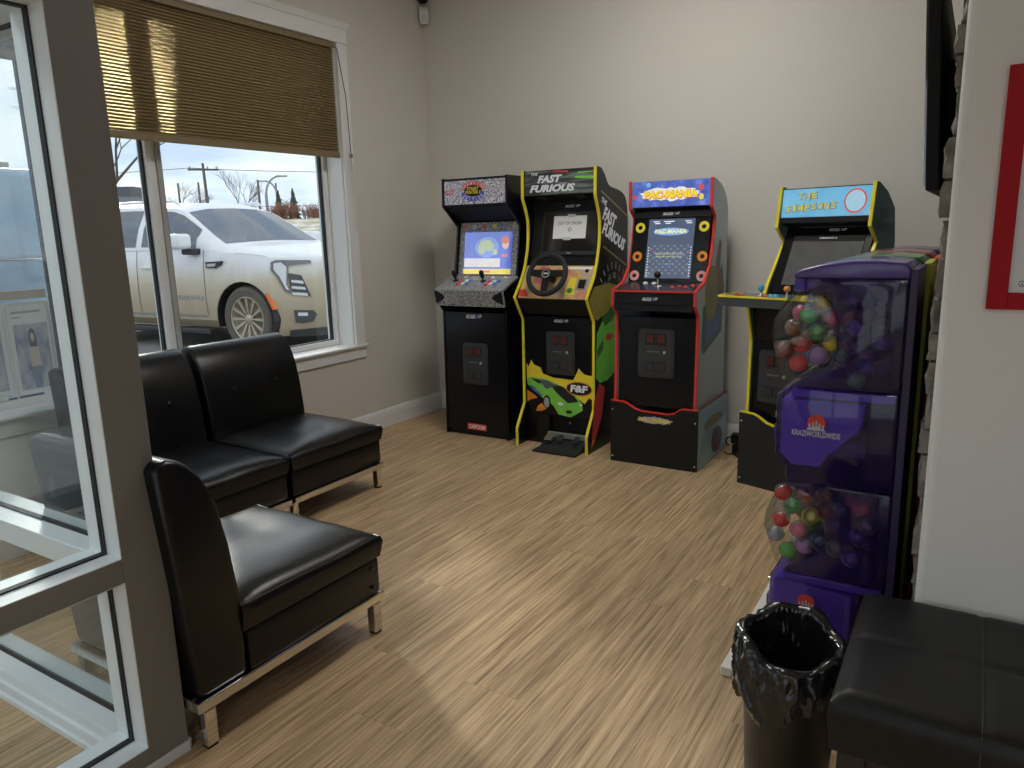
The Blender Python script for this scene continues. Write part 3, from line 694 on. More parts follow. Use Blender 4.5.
pz.polys('screen_label', EM('red', (.8, .15, .12)), [[(.20, .010), (.27, .010), (.27, .024), (.20, .024)], [(.35, .11), (.40, .11), (.40, .125), (.35, .125)]], sc, .0014)
for k in range(6):
    cx = .055+k*.075; c_ = [(.5, .16, .14), (.5, .45, .42), (.55, .12, .1), (.75, .65, .12), (.3, .28, .5), (.6, .5, .42)][k]
    ps.poly('bezel_badge', mat('bezel_badge_%d' % k, c_, .4), ps.ell((cx, .335), .018, .016, 10), g1, .001)
# control deck
panel(g1, 'control_panel', SPECK, (-.052, .945), (.140, 1.020), -.012, w_+.012, .014); pc = plane_on((-.052, .945), (.140, 1.020))
panel(g1, 'deck_front', SPECK, (-.030, .842), (-.053, .944), -.012, w_+.012, .02); pf = plane_on((-.030, .842), (-.053, .944))
for sgn, xx in ((1, -.012), (-1, w_+.012)):
    pts = [(xx, .016)]+[(xx+sgn*(.0+.075*math.sin(math.pi*k/8)), .016+.085*k/8) for k in range(1, 8)]+[(xx, .101)]
    pf.poly('deck_corner', BLACK, pts if sgn > 0 else pts[::-1], g1, .001)
for jx in (.075, .285):
    joystick(g1, pc.P(jx, .13, 0), pc.n, .03, BLACK, bat=True)
    for k in range(3):
        button(g1, pc.P(jx+.055+k*.03, .115+.012*(k > 0), 0), pc.n, (RED, WHITE, mat('blue_button', (.05, .2, .65), .3))[k])
        button(g1, pc.P(jx+.050+k*.03, .075+.012*(k > 0), 0), pc.n, (RED, WHITE, mat('blue_button', (.05, .2, .65), .3))[k])
for bx in (.12, .33, .42): button(g1, pc.P(bx, .175, 0), pc.n, WHITE, .010)

# ---- racing cabinet with steering wheel
SCR_OFF = mat('dark_screen', (.012, .013, .015), .06, var=.2, ior=2.0)
g2 = empty('arcade_cabinet', (-2.327, 3.757, 0)); tag(g2, 'tall black racing game cabinet with steering wheel, pedals and yellow edging', 'arcade cabinet', 'arcade cabinets')
w_ = .484
def smooth_path(p, n=3):
    o = []
    for i in range(len(p)-1):
        a = Vector(p[max(i-1, 0)]); b_ = Vector(p[i]); c = Vector(p[i+1]); d = Vector(p[min(i+2, len(p)-1)])
        for k in range(n):
            s = k/n; q = .5*((2*b_)+(c-a)*s+(2*a-5*b_+4*c-d)*s*s+(3*b_-a-3*c+d)*s**3); o.append((q.x, q.y))
    o.append(tuple(p[-1])); return o
F2 = [(0, 0), (.0, .107), (.098, .253), (.103, .768), (.058, .836), (.010, .909)]+smooth_path([(.010, .909), (.113, 1.036), (.172, 1.18), (.186, 1.29), (.178, 1.37), (.128, 1.477)], 4)[1:]+[(.133, 1.638)]
B2 = smooth_path([(.20, 1.63), (.246, 1.595), (.285, 1.55), (.33, 1.53), (.457, 1.512), (.54, 1.475), (.572, 1.40)], 3)+[(.575, 0)]
sd = sides(g2, w_, 0, F2, B2, GLOSSB, YEL)
x0, x1 = .0165, w_-.0165
panel(g2, 'front_panel', GLOSSB, (.118, .185), (.118, .79), x0, x1); pl = plane_on((.118, .0), (.118, .79))
panel(g2, 'pedal_recess', BLACK, (.16, .0), (.16, .184), x0, x1); panel(g2, 'recess_side', GLOSSB, (.119, .0), (.119, .184), x0, .17, .04); panel(g2, 'recess_side', GLOSSB, (.119, .0), (.119, .184), .418, x1, .04)
MB().box(x0, x1, .555, .570, 0, 1.40).build('back_board', BLACK, g2); panel(g2, 'top_board', BLACK, (.142, 1.632), (.195, 1.622), x0, x1, .01)
button(g2, pl.P(.29, .135, -.042), pl.n, STEEL, .006, .004)
logo(g2, pl, (.26, .765), .10, .018); coin_door(g2, pl, .255, .572, .19, .262)
# flame-edged yellow print with green car
pl.poly('yellow_print', PYEL, [(x0, .495), (.03, .475), (.05, .52), (.07, .49), (.115, .475), (.13, .44), (.20, .42), (.335, .415), (.36, .46), (.372, .49), (.388, .475), (.41, .455), (.44, .45), (x1, .452), (x1, .30), (.44, .315), (.41, .275), (.38, .30), (.30, .31), (.15, .33), (x0, .38)], g2, .0008)
pl.polys('flame_print', PORG, [[(x0, .33), (.07, .30), (.09, .285), (.04, .27), (x0, .255)], [(.09, .235), (.12, .255), (.15, .22), (.12, .205), (.075, .20)]], g2, .0008)
cb = PGRN
pl.poly('car_print', cb, [(.02, .40), (.05, .415), (.16, .405), (.30, .36), (.36, .315), (.395, .28), (.398, .235), (.35, .205), (.315, .185), (.235, .195), (.20, .245), (.13, .285), (.05, .34), (.02, .365)], g2, .0014)
pl.polys('car_print_bonnet', mat('car_print_black', (.015, .015, .018), .35), [[(.17, .385), (.265, .37), (.345, .315), (.37, .285), (.30, .27), (.22, .33)], [(.04, .405), (.14, .398), (.16, .385), (.10, .375)], [(.285, .225), (.325, .228), (.325, .208), (.29, .205)]], g2, .0018)
pl.polys('car_print_glass', mat('car_print_glass', (.10, .13, .15), .3), [[(.10, .402), (.165, .398), (.225, .37), (.15, .345)]], g2, .0021)
pl.polys('car_print_stripe', mat('car_print_stripe', (.08, .14, .35), .4), [[(.03, .36), (.06, .355), (.13, .30), (.11, .30), (.05, .335)]], g2, .002)
pl.poly('car_print_wheel', BLACK, pl.ell((.155, .265), .026, .042), g2, .0021); pl.poly('car_print_rim', PGREY, pl.ell((.153, .262), .018, .032), g2, .0024)
pl.polys('car_print_lamp', WHITE, [pl.ell((.25, .262), .02, .009, 12), pl.ell((.385, .268), .01, .007, 10)], g2, .0022)
pl.poly('badge_ring', PORG, pl.ell((.375, .365), .088, .044), g2, .0024); pl.poly('badge', BLACK, pl.ell((.375, .365), .082, .038), g2, .0027); pl.text('badge_lettering', WHITE, 'F&F', (.375, .365), .118, .044, g2, .0031, shear=.1, bold=.05)
# pedal unit
pd = MB().box(.155, .44, -.075, .119, .0, .014).add([(.16, .0, .014), (.435, .0, .014), (.435, .118, .014), (.16, .118, .014), (.16, .118, .06), (.435, .118, .06)], [(0, 1, 5, 4), (0, 4, 3), (1, 2, 5), (3, 4, 5, 2), (0, 3, 2, 1)]).build('pedal_board', RUBBER, g2, bevel=.002)
for px_, wq in ((.185, .05), (.265, .035), (.375, .03)):
    MB().box(px_, px_+wq, .02, .075, .0, .006).xf(Matrix.Translation((0, 0, .045)) @ Matrix.Rotation(R(28), 4, 'X')).build('pedal', STEEL if px_ < .2 else mat('dark_pedal', (.05, .05, .05), .35, metal=.5), pd, bevel=.002)
MB().box(.17, .43, .085, .117, .055, .085).build('pedal_housing', mat('grey_housing', (.22, .22, .21), .4, var=.3, scale=30), pd, bevel=.004)
# dash: sloped printed panel, wheel, shifter, key button
panel(g2, 'dash_lip', BLACK, (.112, .80), (.030, .905), x0, x1, .012)
dash = panel(g2, 'dash', ramp_mat('dash_print', [(.35, (.50, .10, .10)), (.45, (.58, .24, .21)), (.52, (.66, .48, .12)), (.62, (.50, .38, .30))], .35, 9, 1), (.028, .905), (.150, 1.088), x0, x1, .012); pdsh = plane_on((.028, .905), (.150, 1.088))
wc = pdsh.P(.230, .105, .095); wn = (pdsh.n+Vector((0, -.35, .0))).normalized(); Q = Matrix.Translation(wc) @ wn.to_track_quat('Z', 'Y').to_matrix().to_4x4()
mb = MB(); rr_, tt = .118, .0155
for i in range(40):
    for k in range(10):
        a = 2*math.pi*i/40; c = 2*math.pi*k/10; mb.v.append(((rr_+tt*math.cos(c))*math.cos(a), (rr_+tt*math.cos(c))*math.sin(a), tt*math.sin(c)))
        mb.f.append((i*10+k, ((i+1) % 40)*10+k, ((i+1) % 40)*10+(k+1) % 10, i*10+(k+1) % 10))
sw_ = mb.xf(Q).build('steering_wheel', RUBBER, g2, smooth=True)
for a in (R(175), R(5), R(-90)):
    MB().add([(0, -.026, -.006), (.11, -.018, -.006), (.11, .018, -.006), (0, .026, -.006), (0, -.026, .006), (.11, -.018, .006), (.11, .018, .006), (0, .026, .006)], [(0, 3, 2, 1), (4, 5, 6, 7), (0, 1, 5, 4), (1, 2, 6, 5), (2, 3, 7, 6), (3, 0, 4, 7)]).xf(Q @ Matrix.Rotation(a, 4, 'Z')).build('spoke', BLACK, sw_, bevel=.003)
MB().lathe([(.001, .016), (.026, .015), (.032, .010), (.034, -.01), (.02, -.06), (.02, -.085)], 20, close=True).xf(Q).build('hub', BLACK, sw_, smooth=True)
MB().lathe([(.020, .0165), (.023, .0172), (.026, .0160)], 20).xf(Q).build('hub_ring', STEEL, sw_, smooth=True)
MB().box(-.014, .014, -.004, .004, .0163, .0175).xf(Q).build('hub_mark', WHITE, sw_)
def on(pl_, name, m, x0_, x1_, z0_, z1_, d1, par, bev=.002):
    P = [pl_.P(a, c, d) for d in (.0004, d1) for a, c in ((x0_, z0_), (x1_, z0_), (x1_, z1_), (x0_, z1_))]
    return MB().add(P, [(0, 3, 2, 1), (4, 5, 6, 7), (0, 1, 5, 4), (1, 2, 6, 5), (2, 3, 7, 6), (3, 0, 4, 7)]).build(name, m, par, bevel=bev, seg=1)
sh = on(pdsh, 'shifter', mat('shift_plate', (.30, .29, .28), .4), .385, .452, .06, .135, .003, g2)
on(pdsh, 'gate', BLACK, .398, .438, .07, .122, .012, sh)
button(g2, pdsh.P(.35, .055, 0), pdsh.n, mat('green_button', (.05, .30, .06), .3), .015); button(g2, pdsh.P(.425, .185, 0), pdsh.n, BLACK, .010)
pdsh.polys('dash_print_patch', WHITE, [[(.30, .195), (.455, .195), (.455, .21), (.30, .21)]], g2); pdsh.polys('dash_print_flash', PRED, [[(x0+.004, .01), (.09, .01), (.05, .06), (x0+.004, .055)]], g2); pdsh.polys('dash_print_panel', PYEL, [[(.32, .03), (.38, .03), (.37, .14), (.33, .14)]], g2)
# monitor, hood, marquee
panel(g2, 'monitor_board', BLACK, (.185, 1.09), (.265, 1.46), x0, x1, .01); pmn = plane_on((.185, 1.09), (.265, 1.46))
mon = on(pmn, 'monitor', mat('monitor_bezel', (.035, .036, .040), .2, spec=.6), .085, .470, .055, .315, .012, g2, .003); on(Plane(pmn.P(0, 0, .0121), pmn.u, pmn.v), 'screen', SCR_OFF, .10, .455, .08, .300, .002, mon, .0)
on(Plane(pmn.P(0, 0, .0121), pmn.u, pmn.v), 'monitor_mark', PGREY, .262, .292, .066, .070, .0012, mon, 0)
panel(g2, 'soffit', BLACK, (.27, 1.455), (.142, 1.492), x0, x1, .01); psf = plane_on((.27, 1.455), (.142, 1.492))
logo(g2, Plane(pmn.P(0, .345, .004), pmn.u, pmn.v), (.275, 0.0), .10, .016)
mq = panel(g2, 'marquee', ramp_mat('racing_marquee', [(.36, (.015, .016, .018)), (.50, (.05, .06, .055)), (.62, (.16, .19, .17)), (.72, (.08, .22, .09))], .3, 7, 3, stretch=(.6, 1, 5), emit=.05), (.140, 1.494), (.140, 1.628), x0, x1, .01); pm = plane_on((.140, 1.494), (.140, 1.628))
for sx in (.08, .33): on(psf, 'speaker', COINB, sx, sx+.06, .05, .11, .004, g2)
LET = mat('silver_letter', (.62, .64, .66), .35, emit=.1)
pm.text('title_lettering', LET, 'THE', (.085, .118), .045, .014, g2, shear=.2, bold=.03); pm.text('title_lettering', LET, 'FAST', (.185, .088), .165, .043, g2, shear=.3, bold=.05)
pm.text('title_lettering', LET, 'AND THE', (.27, .061), .05, .008, g2, shear=.2); pm.text('title_lettering', LET, 'FURIOUS', (.20, .036), .30, .042, g2, shear=.3, bold=.05)
pm.polys('marquee_streak', PGRN, [[(.34, .085), (.465, .075), (.465, .092), (.36, .095)], [(.36, .11), (.465, .112), (.465, .118), (.37, .118)]], g2, .0008); pm.polys('marquee_streak', PRED, [[(.20, .125), (.31, .118), (.30, .130), (.22, .132)]], g2, .0008)
# right side art
pr_ = Plane((w_, 0, 0), (0, 1, 0), (0, 0, 1)); S2 = sd[1]
pr_.text('title_lettering', LET, 'THE', (.235, 1.445), .075, .030, S2, shear=.3, bold=.03, rot=R(-20)); pr_.text('title_lettering', LET, 'FAST', (.31, 1.355), .19, .085, S2, shear=.3, bold=.05, rot=R(-20)); pr_.text('title_lettering', LET, 'FURIOUS', (.37, 1.245), .34, .075, S2, shear=.3, bold=.05, rot=R(-20))
GOLD = mat('bronze_line', (.30, .21, .10), .4)
for a, c in (((.19, 1.51), (.56, 1.375)), ((.22, 1.20), (.56, 1.075))): pr_.poly('bronze_line', GOLD, [a, (a[0], a[1]-.012), (c[0], c[1]-.012), c], S2)
GR = mat('dial_print', (.34, .33, .27), .4)
for k in range(15):
    a = R(200-k*15); cx, cz = .36, .86; pr_.poly('dial_tick', GR, [(cx+.20*math.cos(a-.03), cz+.20*math.sin(a-.03)), (cx+.24*math.cos(a-.02), cz+.24*math.sin(a-.02)), (cx+.24*math.cos(a+.02), cz+.24*math.sin(a+.02)), (cx+.20*math.cos(a+.03), cz+.20*math.sin(a+.03))], S2)
for k, s_ in enumerate(('20', '40', '60', '80', '100', '120')): a = R(165-k*27); pr_.text('dial_numeral', GR, s_, (.36+.16*math.cos(a), .86+.16*math.sin(a)), .045, .035, S2, rot=a-R(90))
pr_.polys('glow_print', mat('gold_glow_print', (.38, .30, .05), .4, var=.4, scale=8), [[(.11, .78), (.03, .90), (.10, .97), (.30, .98), (.55, .93), (.56, .86), (.3, .80)]], S2, .0007)
pr_.poly('car_print', PGRN, [(.115, .44), (.13, .70), (.20, .76), (.34, .84), (.46, .87), (.555, .83), (.555, .52), (.42, .44), (.28, .40), (.17, .40)], S2, .0014)
pr_.polys('car_print_glass', DKGRN, [[(.20, .80-.02), (.33, .835), (.44, .855), (.36, .76), (.24, .73)], [(.13, .60), (.22, .66), (.22, .60), (.14, .55)]], S2, .0018); pr_.poly('tail_lamp', PRED, pr_.ell((.30, .66), .05, .02), S2, .0018); pr_.poly('car_print_wheel', BLACK, pr_.ell((.46, .50), .05, .085), S2, .0018)
pr_.polys('red_car_print', PRED, [[(.06, .09), (.09, .30), (.16, .40), (.24, .36), (.20, .20), (.10, .06)]], S2, .0014); pr_.polys('flame_print', PORG, [[(.05, .03), (.10, .06), (.14, .14), (.08, .13)], [(.40, .35), (.46, .52), (.52, .56), (.50, .30)]], S2, .0011)

# paper notice taped to the dead screen
pg = Plane(Vector((-2.327, 3.757, 0))+pmn.P(0, 0, .0160), pmn.u, pmn.v)
nt_ = empty('paper_notice', pg.P(.27, .215, 0)); tag(nt_, 'white out of order sheet taped on the racing cabinet screen', 'notice')
pg.o -= Vector(nt_.location)
c0 = (.27, .215)
sh = on(Plane(pg.P(0, 0, -.0002), pg.u, pg.v), 'sheet', WHITE, .165, .380, .152, .285, .0012, nt_, 0)
pg.text('notice_lettering', mat('black_ink', (.02, .02, .02), .6), 'OUT OF ORDER', (.272, .242), .155, .018, nt_, .0022); pg.polys('sad_face', mat('black_ink', (.02, .02, .02), .6), pg.band((.275, .205), .012, .012, .003, 0, 2*math.pi-.01)+[pg.ell((.271, .209), .002, .002, 6), pg.ell((.279, .209), .002, .002, 6)]+pg.band((.275, .196), .006, .006, .002, R(40), R(140), 6), nt_, .0022)
for a, c in ((.255, .283), (.235, .149)): on(pg, 'tape', mat('clear_tape', (.62, .64, .64), .25), a, a+.05, c-.006, c+.012, .0020, nt_, 0)

# ---- red-edged maze-game cabinet on a printed riser
SKYB = mat('pale_blue_print', (.60, .69, .73), .45, var=.06, scale=4); SKYR = mat('riser_blue_print', (.42, .64, .76), .45, var=.06, scale=4)
g3 = empty('arcade_cabinet', (-1.69, 3.755, 0)); tag(g3, 'red edged game cabinet with pale blue sides, blue marquee and black riser', 'arcade cabinet', 'arcade cabinets')
xb, w_ = .016, .468
F3 = [(.007, .33), (.025, .83), (-.035, .89), (-.035, .965), (.10, 1.00), (.195, 1.085), (.235, 1.20), (.265, 1.345), (.200, 1.395), (.205, 1.542)]
B3 = smooth_path([(.255, 1.537), (.34, 1.515), (.40, 1.487), (.455, 1.44), (.485, 1.385)], 3)+[(.493, .96), (.498, .33)]
sd = sides(g3, w_, xb, F3, B3, SKYB, RED)
x0, x1 = xb+.0165, xb+w_-.0165
panel(g3, 'front_panel', GLOSSB, (.022, .33), (.038, .82), x0, x1); pl = plane_on((.022, .33), (.038, .82))
coin_door(g3, pl, .25, .295, .205, .265)
MB().box(x0, x1, .480, .492, .34, 1.38).build('back_board', BLACK, g3); panel(g3, 'top_board', mat('blue_top', (.10, .18, .5), .5), (.215, 1.535), (.40, 1.484), x0, x1, .01)
# control shelf
panel(g3, 'deck_front', BLACK, (-.033, .893), (-.033, .958), x0, x1, .015); logo(g3, plane_on((-.033, .893), (-.033, .958)), (.235, .030), .09, .018)
MB().box(x0, x1, -.034, .02, .86, .892).build('deck_underside', BLACK, g3)
on(plane_on((-.033, .959), (-.033, .972)), 'deck_edge', RED, x0, x1, .0, .010, .003, g3, 0)
panel(g3, 'control_panel', mat('dark_deck_print', (.03, .03, .035), .25, var=.4, scale=20), (-.033, .969), (.15, 1.0), x0, x1, .01); pc = plane_on((-.033, .969), (.15, 1.0))
joystick(g3, pc.P(.245, .09, 0), pc.n, .05, mat('black_ball', (.01, .01, .011), .15), .019)
for bx, bz, m_ in ((.33, .07, RED), (.365, .085, RED), (.40, .075, RED), (.43, .11, RED), (.20, .15, WHITE), (.15, .15, WHITE)): button(g3, pc.P(bx, bz, 0), pc.n, m_, .012)
# bezel with roundels, tall screen
panel(g3, 'bezel', GLOSSB, (.155, 1.0), (.245, 1.385), x0, x1, .01); pb = plane_on((.155, 1.0), (.245, 1.385))
sc = on(pb, 'screen', screen_mat('maze_screen', (.055, .075, .13), .5), .125, .385, .02, .345, .003, g3, 0); pz = Plane(pb.P(0, 0, .0031), pb.u, pb.v)
SW = EM('white', (.75, .80, .85)); SB = EM('title_blue', (.20, .38, .75)); SY = EM('title_yellow', (.75, .80, .25)); SG = EM('maze_grey', (.16, .19, .22)); SC = EM('cream', (.7, .72, .45))
pz.poly('title_oval', SB, pz.ell((.255, .275), .10, .021), sc); pz.text('title_lettering', SY, 'PAC-MANIA', (.255, .276), .18, .024, sc, .0014, bold=.04)
pz.polys('score_line', SW, [[(a, .328), (a+.035, .328), (a+.035, .333), (a, .333)] for a in (.15, .21, .235, .33)]+[[(a, .318), (a+.03, .318), (a+.03, .323), (a, .323)] for a in (.16, .22, .34)], sc)
tiles = []
for i in range(12):
    for j in range(10):
        if (i+j) % 2 == 0: a, c = .142+i*.019, .045+j*.0165; tiles.append([(a, c), (a+.012, c-.004), (a+.017, c+.006), (a+.005, c+.010)])
pz.polys('maze_tiles', SG, tiles, sc, .0006)
pz.text('prompt_lettering', SC, 'PUSH START BUTTON', (.255, .155), .16, .009, sc, .0014); pz.text('prompt_lettering', SC, 'ONE OR TWO PLAYERS', (.255, .138), .15, .008, sc, .0014); pz.text('prompt_lettering', SB, 'CREDIT', (.255, .098), .06, .007, sc, .0014)
pz.polys('side_dots', SW, [[(a, .03+k*.0155), (a+.006, .03+k*.0155), (a+.006, .036+k*.0155), (a, .036+k*.0155)] for k in range(11) for a in (.133, .372)], sc, .001)
for cx, cz, m_ in ((.075, .30, PYEL), (.435, .30, PYEL), (.072, .14, PORG), (.440, .14, PORG), (.065, .035, PPINK), (.445, .035, PPINK)):
    pb.poly('bezel_roundel', m_, pb.ell((cx, cz), .028, .028, 20), g3, .0008)
    pb.poly('bezel_roundel_centre', GLOSSB, pb.ell((cx, cz), .012, .012, 12), g3, .0012)
panel(g3, 'soffit', BLACK, (.255, 1.375), (.215, 1.398), x0, x1, .008); 
on(plane_on((.232, 1.345), (.242, 1.385)), 'speaker_board', BLACK, x0, x1, .0, .036, .004, g3, 0); logo(g3, Plane(plane_on((.232, 1.345), (.242, 1.385)).P(0, 0, .004), (1, 0, 0), (0, .01, .04)), (.25, .018), .10, .015)
BLUEM = ramp_mat('starry_marquee', [(.3, (.05, .08, .36)), (.55, (.09, .15, .55)), (.72, (.20, .28, .7))], .3, 22, 4, emit=.25)
panel(g3, 'marquee', BLUEM, (.208, 1.402), (.211, 1.538), x0, x1, .01); pm = plane_on((.208, 1.402), (.211, 1.538))
MW = mat('marquee_white', (.8, .78, .72), .4, emit=.25); MY = mat('marquee_yellow', (.85, .68, .05), .4, emit=.25); MR = mat('marquee_red', (.7, .08, .06), .4, emit=.2)
def splash(c, rx, ry, n=44, seed=3):
    rs = random.Random(seed); return [(c[0]+rx*(1+.14*rs.uniform(-1, 1))*math.cos(2*math.pi*k/n), c[1]+ry*(1+.2*rs.uniform(-1, 1))*math.sin(2*math.pi*k/n)) for k in range(n)]
pm.poly('title_splash', MW, splash((.25, .066), .165, .034), g3); pm.text('title_lettering', MY, 'PAC-MANIA', (.25, .066), .30, .042, g3, bold=.06, shear=.05)
pm.text('title_outline', MR, 'PAC-MANIA', (.2515, .0635), .305, .046, g3, .0011, bold=.10, shear=.05)
pm.polys('marquee_dot', MR, [pm.ell((.045, .055), .012, .014, 12), pm.ell((.42, .095), .014, .016, 12)], g3); pm.polys('marquee_dot', mat('marquee_cyan', (.15, .55, .8), .4, emit=.2), [pm.ell((.125, .118), .014, .012, 12)], g3); pm.polys('marquee_dot', MY, [pm.ell((.42, .045), .014, .016, 12)], g3)
# side art patch and riser
pr_ = Plane((xb+w_, 0, 0), (0, 1, 0), (0, 0, 1)); S3 = sd[1]
pr_.poly('side_print', mat('slate_print', (.12, .16, .20), .45, var=.35, scale=14), [(.10, .62), (.42, .71), (.45, .96), (.40, 1.10), (.30, .98), (.20, .90), (.08, .88), (.07, .66)], S3); pr_.poly('side_print', mat('ochre_print', (.30, .26, .08), .45, var=.3, scale=9), pr_.ell((.22, .93), .11, .16, 24), S3, .0012); pr_.polys('side_print', mat('brown_print', (.22, .14, .08), .45, var=.3, scale=12), [[(.27, 1.08), (.34, 1.23), (.38, 1.20), (.36, 1.05), (.44, .98), (.40, .90), (.32, 1.0)]], S3, .0016); pr_.polys('side_print', mat('blue_side_print', (.12, .20, .42), .45, var=.3, scale=20), [[(.13, .66), (.36, .73), (.38, .83), (.12, .78)]], S3, .0018)
RISER = mat('riser_black', (.012, .011, .010), .5, var=.2, spec=.25)
def wavy(x0_, x1_, zt):
    return [(x0_, zt), (x0_+.075, zt-.002), (x0_+.10, zt-.010), (x0_+.15, zt-.038), (x0_+.19, zt-.046), (x1_-.17, zt-.050), (x1_-.13, zt-.042), (x1_-.10, zt-.018), (x1_-.08, zt-.012), (x1_, zt-.012)]
pts = [(0, 0), (.5, 0)]+wavy(0, .5, .352)[::-1]
rf_ = MB().prism(pts, -.012, .003, 'y').build('riser_front', RISER, g3)
ribbon(MB(), [(a, c) for a, c in wavy(0, .5, .352)], -.013, .004, .003, .003)
tb = MB(); ribbon(tb, wavy(0, .5, .352), -.013, .0035, .0035, .003); tb.v = [(q[1], q[0], q[2]) for q in tb.v]; tb.build('riser_edge', RED, rf_)
pf = Plane((0, -.012, 0), (1, 0, 0), (0, 0, 1))
pf.poly('title_oval', mat('lilac_print', (.45, .42, .60), .4), splash((.26, .262), .098, .020, 36, 5), rf_); pf.text('title_lettering', PYEL, 'PAC-MANIA', (.26, .262), .18, .024, rf_, bold=.05)
for cx, cz in ((.012, .30), (.012, .03), (.488, .27), (.488, .03)): button(rf_, pf.P(cx, cz, 0), pf.n, WHITE, .004, .002)
STR = mat('riser_stripe', (.10, .22, .34), .45)
for xs in (0., .484):
    s = MB().box(xs, xs+.016, .0035, .53, 0, .338).build('riser_side', SKYR, g3); ribbon(MB(), [(.0035, .338), (.53, .338)], xs-.001, xs+.017, .003, .003).build('riser_edge', mat('maroon_edge', (.18, .05, .05), .4), s)
prs = Plane((.5, 0, 0), (0, 1, 0), (0, 0, 1))
st = []
for k in range(9):
    a = .02+k*.055; p = [(a, .05+.02*k), (a+.009, .05+.02*k), (a+.17, .30), (a+.16, .30)]; p = [(min(q[0], .525), q[1]) for q in p]; st.append(p)
prs.polys('riser_stripe', STR, st, s); prs.poly('title_oval', mat('olive_print', (.24, .22, .08), .4, var=.3, scale=15), splash((.27, .225), .17, .028, 36, 8), s, .0014); prs.text('title_lettering', mat('dull_yellow_print', (.45, .38, .08), .4), 'PAC-MANIA', (.27, .225), .27, .03, s, .002, rot=R(7)); prs.poly('riser_roundel', mat('purple_print', (.16, .08, .16), .4, var=.4, scale=20), prs.ell((.34, .10), .10, .075, 24), s, .0014)
MB().box(.0165, .4835, .515, .528, 0, .337).build('riser_back', BLACK, g3)

# ---- yellow-edged four-player cabinet, turned a little
TEAL = mat('teal_side', (.07, .19, .22), .4, var=.08, scale=6)
a17 = R(17); P0 = Vector((-.945, 3.70, 0))
g4 = empty('arcade_cabinet', P0, -a17); tag(g4, 'yellow edged game cabinet with pale blue marquee and wide deck, behind the capsule machines', 'arcade cabinet', 'arcade cabinets')
w_ = .47
F4 = [(.029, .36), (.040, .733), (.0, .886), (.0, .90)]; F4b = [(.150, .955), (.168, .995), (.312, 1.203), (.235, 1.277), (.266, 1.473)]
B4 = [(.30, 1.470), (.39, 1.43), (.478, 1.356), (.505, 1.20), (.505, .36)]
sd = []
for xs in (0, w_-.0125):
    s = MB().prism((F4+F4b+B4)[::-1], xs, xs+.0125, 'x').build('side_panel', TEAL, g4); sd.append(s)
    ribbon(MB(), F4, xs-.0012, xs+.0137).build('edge_trim', YEL, s); ribbon(MB(), F4b, xs-.0012, xs+.0137).build('edge_trim', YEL, s)
x0, x1 = .0165, w_-.0165
panel(g4, 'front_panel', GLOSSB, (.045, .36), (.055, .733), x0, x1); panel(g4, 'front_panel', GLOSSB, (.055, .734), (.025, .90), x0, x1); pl = plane_on((.045, .36), (.055, .733))
coin_door(g4, pl, .145, .20, .19, .262)
MB().box(x0, x1, .49, .503, .36, 1.22).build('back_board', BLACK, g4)
# wide deck
dk = [(-.145, .02), (-.13, -.05), (.60, -.05), (.615, .02), (.60, .155), (-.13, .155)]
MB().prism(dk, .905, .948, 'z').build('control_deck', mat('deck_slate', (.055, .060, .065), .4, var=.1), g4, bevel=.002, seg=1)
tb = MB(); ed = [(-.145, .155), (-.147, .02), (-.132, -.052), (.602, -.052), (.617, .02), (.617, .155)]
v = []; 
for (a, c) in ed: v += [(a, c, .9485), (a, c, .958)]
f = [(2*i, 2*i+1, 2*i+3, 2*i+2) for i in range(5)]
inn = [(-.137, .155), (-.137, .022), (-.125, -.044), (.595, -.044), (.608, .022), (.608, .155)]
k = len(v)
for (a, c) in inn: v += [(a, c, .9485), (a, c, .958)]
f += [(k+2*i, k+2*i+1, k+2*i+3, k+2*i+2) for i in range(5)]+[(2*i+1, k+2*i+1, k+2*i+3, 2*i+3) for i in range(5)]+[(0, 1, k+1, k), (10, 11, k+11, k+10)]
tb.add(v, f).build('deck_edge', YEL, g4)
MB().prism(inn, .9486, .954, 'z').build('deck_top', mat('deck_print', (.10, .18, .22), .35, var=.3, scale=10), g4)
zb = Vector((0, 0, 1)); BL = mat('cyan_button', (.05, .36, .60), .3); BR = mat('red_button', (.55, .09, .07), .3)
for jx, m_ in ((.055, BL), (.19, mat('orange_ball', (.75, .3, .05), .3)), (.34, PYEL), (.52, PGRN)): joystick(g4, Vector((jx, .03, .954)), zb, .028, m_, .016)
for bx, m_ in ((-.075, BR), (-.04, BR), (.085, BR), (.115, BL), (.14, BL), (.25, PYEL), (.28, PYEL), (.40, PGRN), (.43, PGRN)): button(g4, Vector((bx, .02, .954)), zb, m_, .014, .012)
# monitor, bezel, marquee
panel(g4, 'bezel', GLOSSB, (.17, .958), (.325, 1.275), x0, x1, .01); pb = plane_on((.17, .958), (.325, 1.275))
sc = on(pb, 'screen', SCR_OFF, .07, .42, .045, .31, .003, g4, 0); pz = Plane(pb.P(0, 0, .0032), pb.u, pb.v); pz.polys('screen_field', mat('dim_screen_grey', (.07, .07, .07), .1, var=.3, scale=12, emit=.25), [[(.07, .045), (.42, .045), (.42, .275), (.07, .275)]], sc, .0004); pz.text('credit_lettering', SW, 'CREDITS 0', (.245, .292), .085, .008, sc, .001)
panel(g4, 'soffit', BLACK, (.325, 1.274), (.25, 1.295), x0, x1, .008); logo(g4, Plane(pb.P(0, .335, .002), pb.u, pb.v), (.28, 0), .09, .014)
LBL = ramp_mat('lit_blue_marquee', [(.3, (.10, .38, .66)), (.6, (.20, .52, .78)), (.8, (.42, .70, .88))], .3, 4, 2, emit=.22)
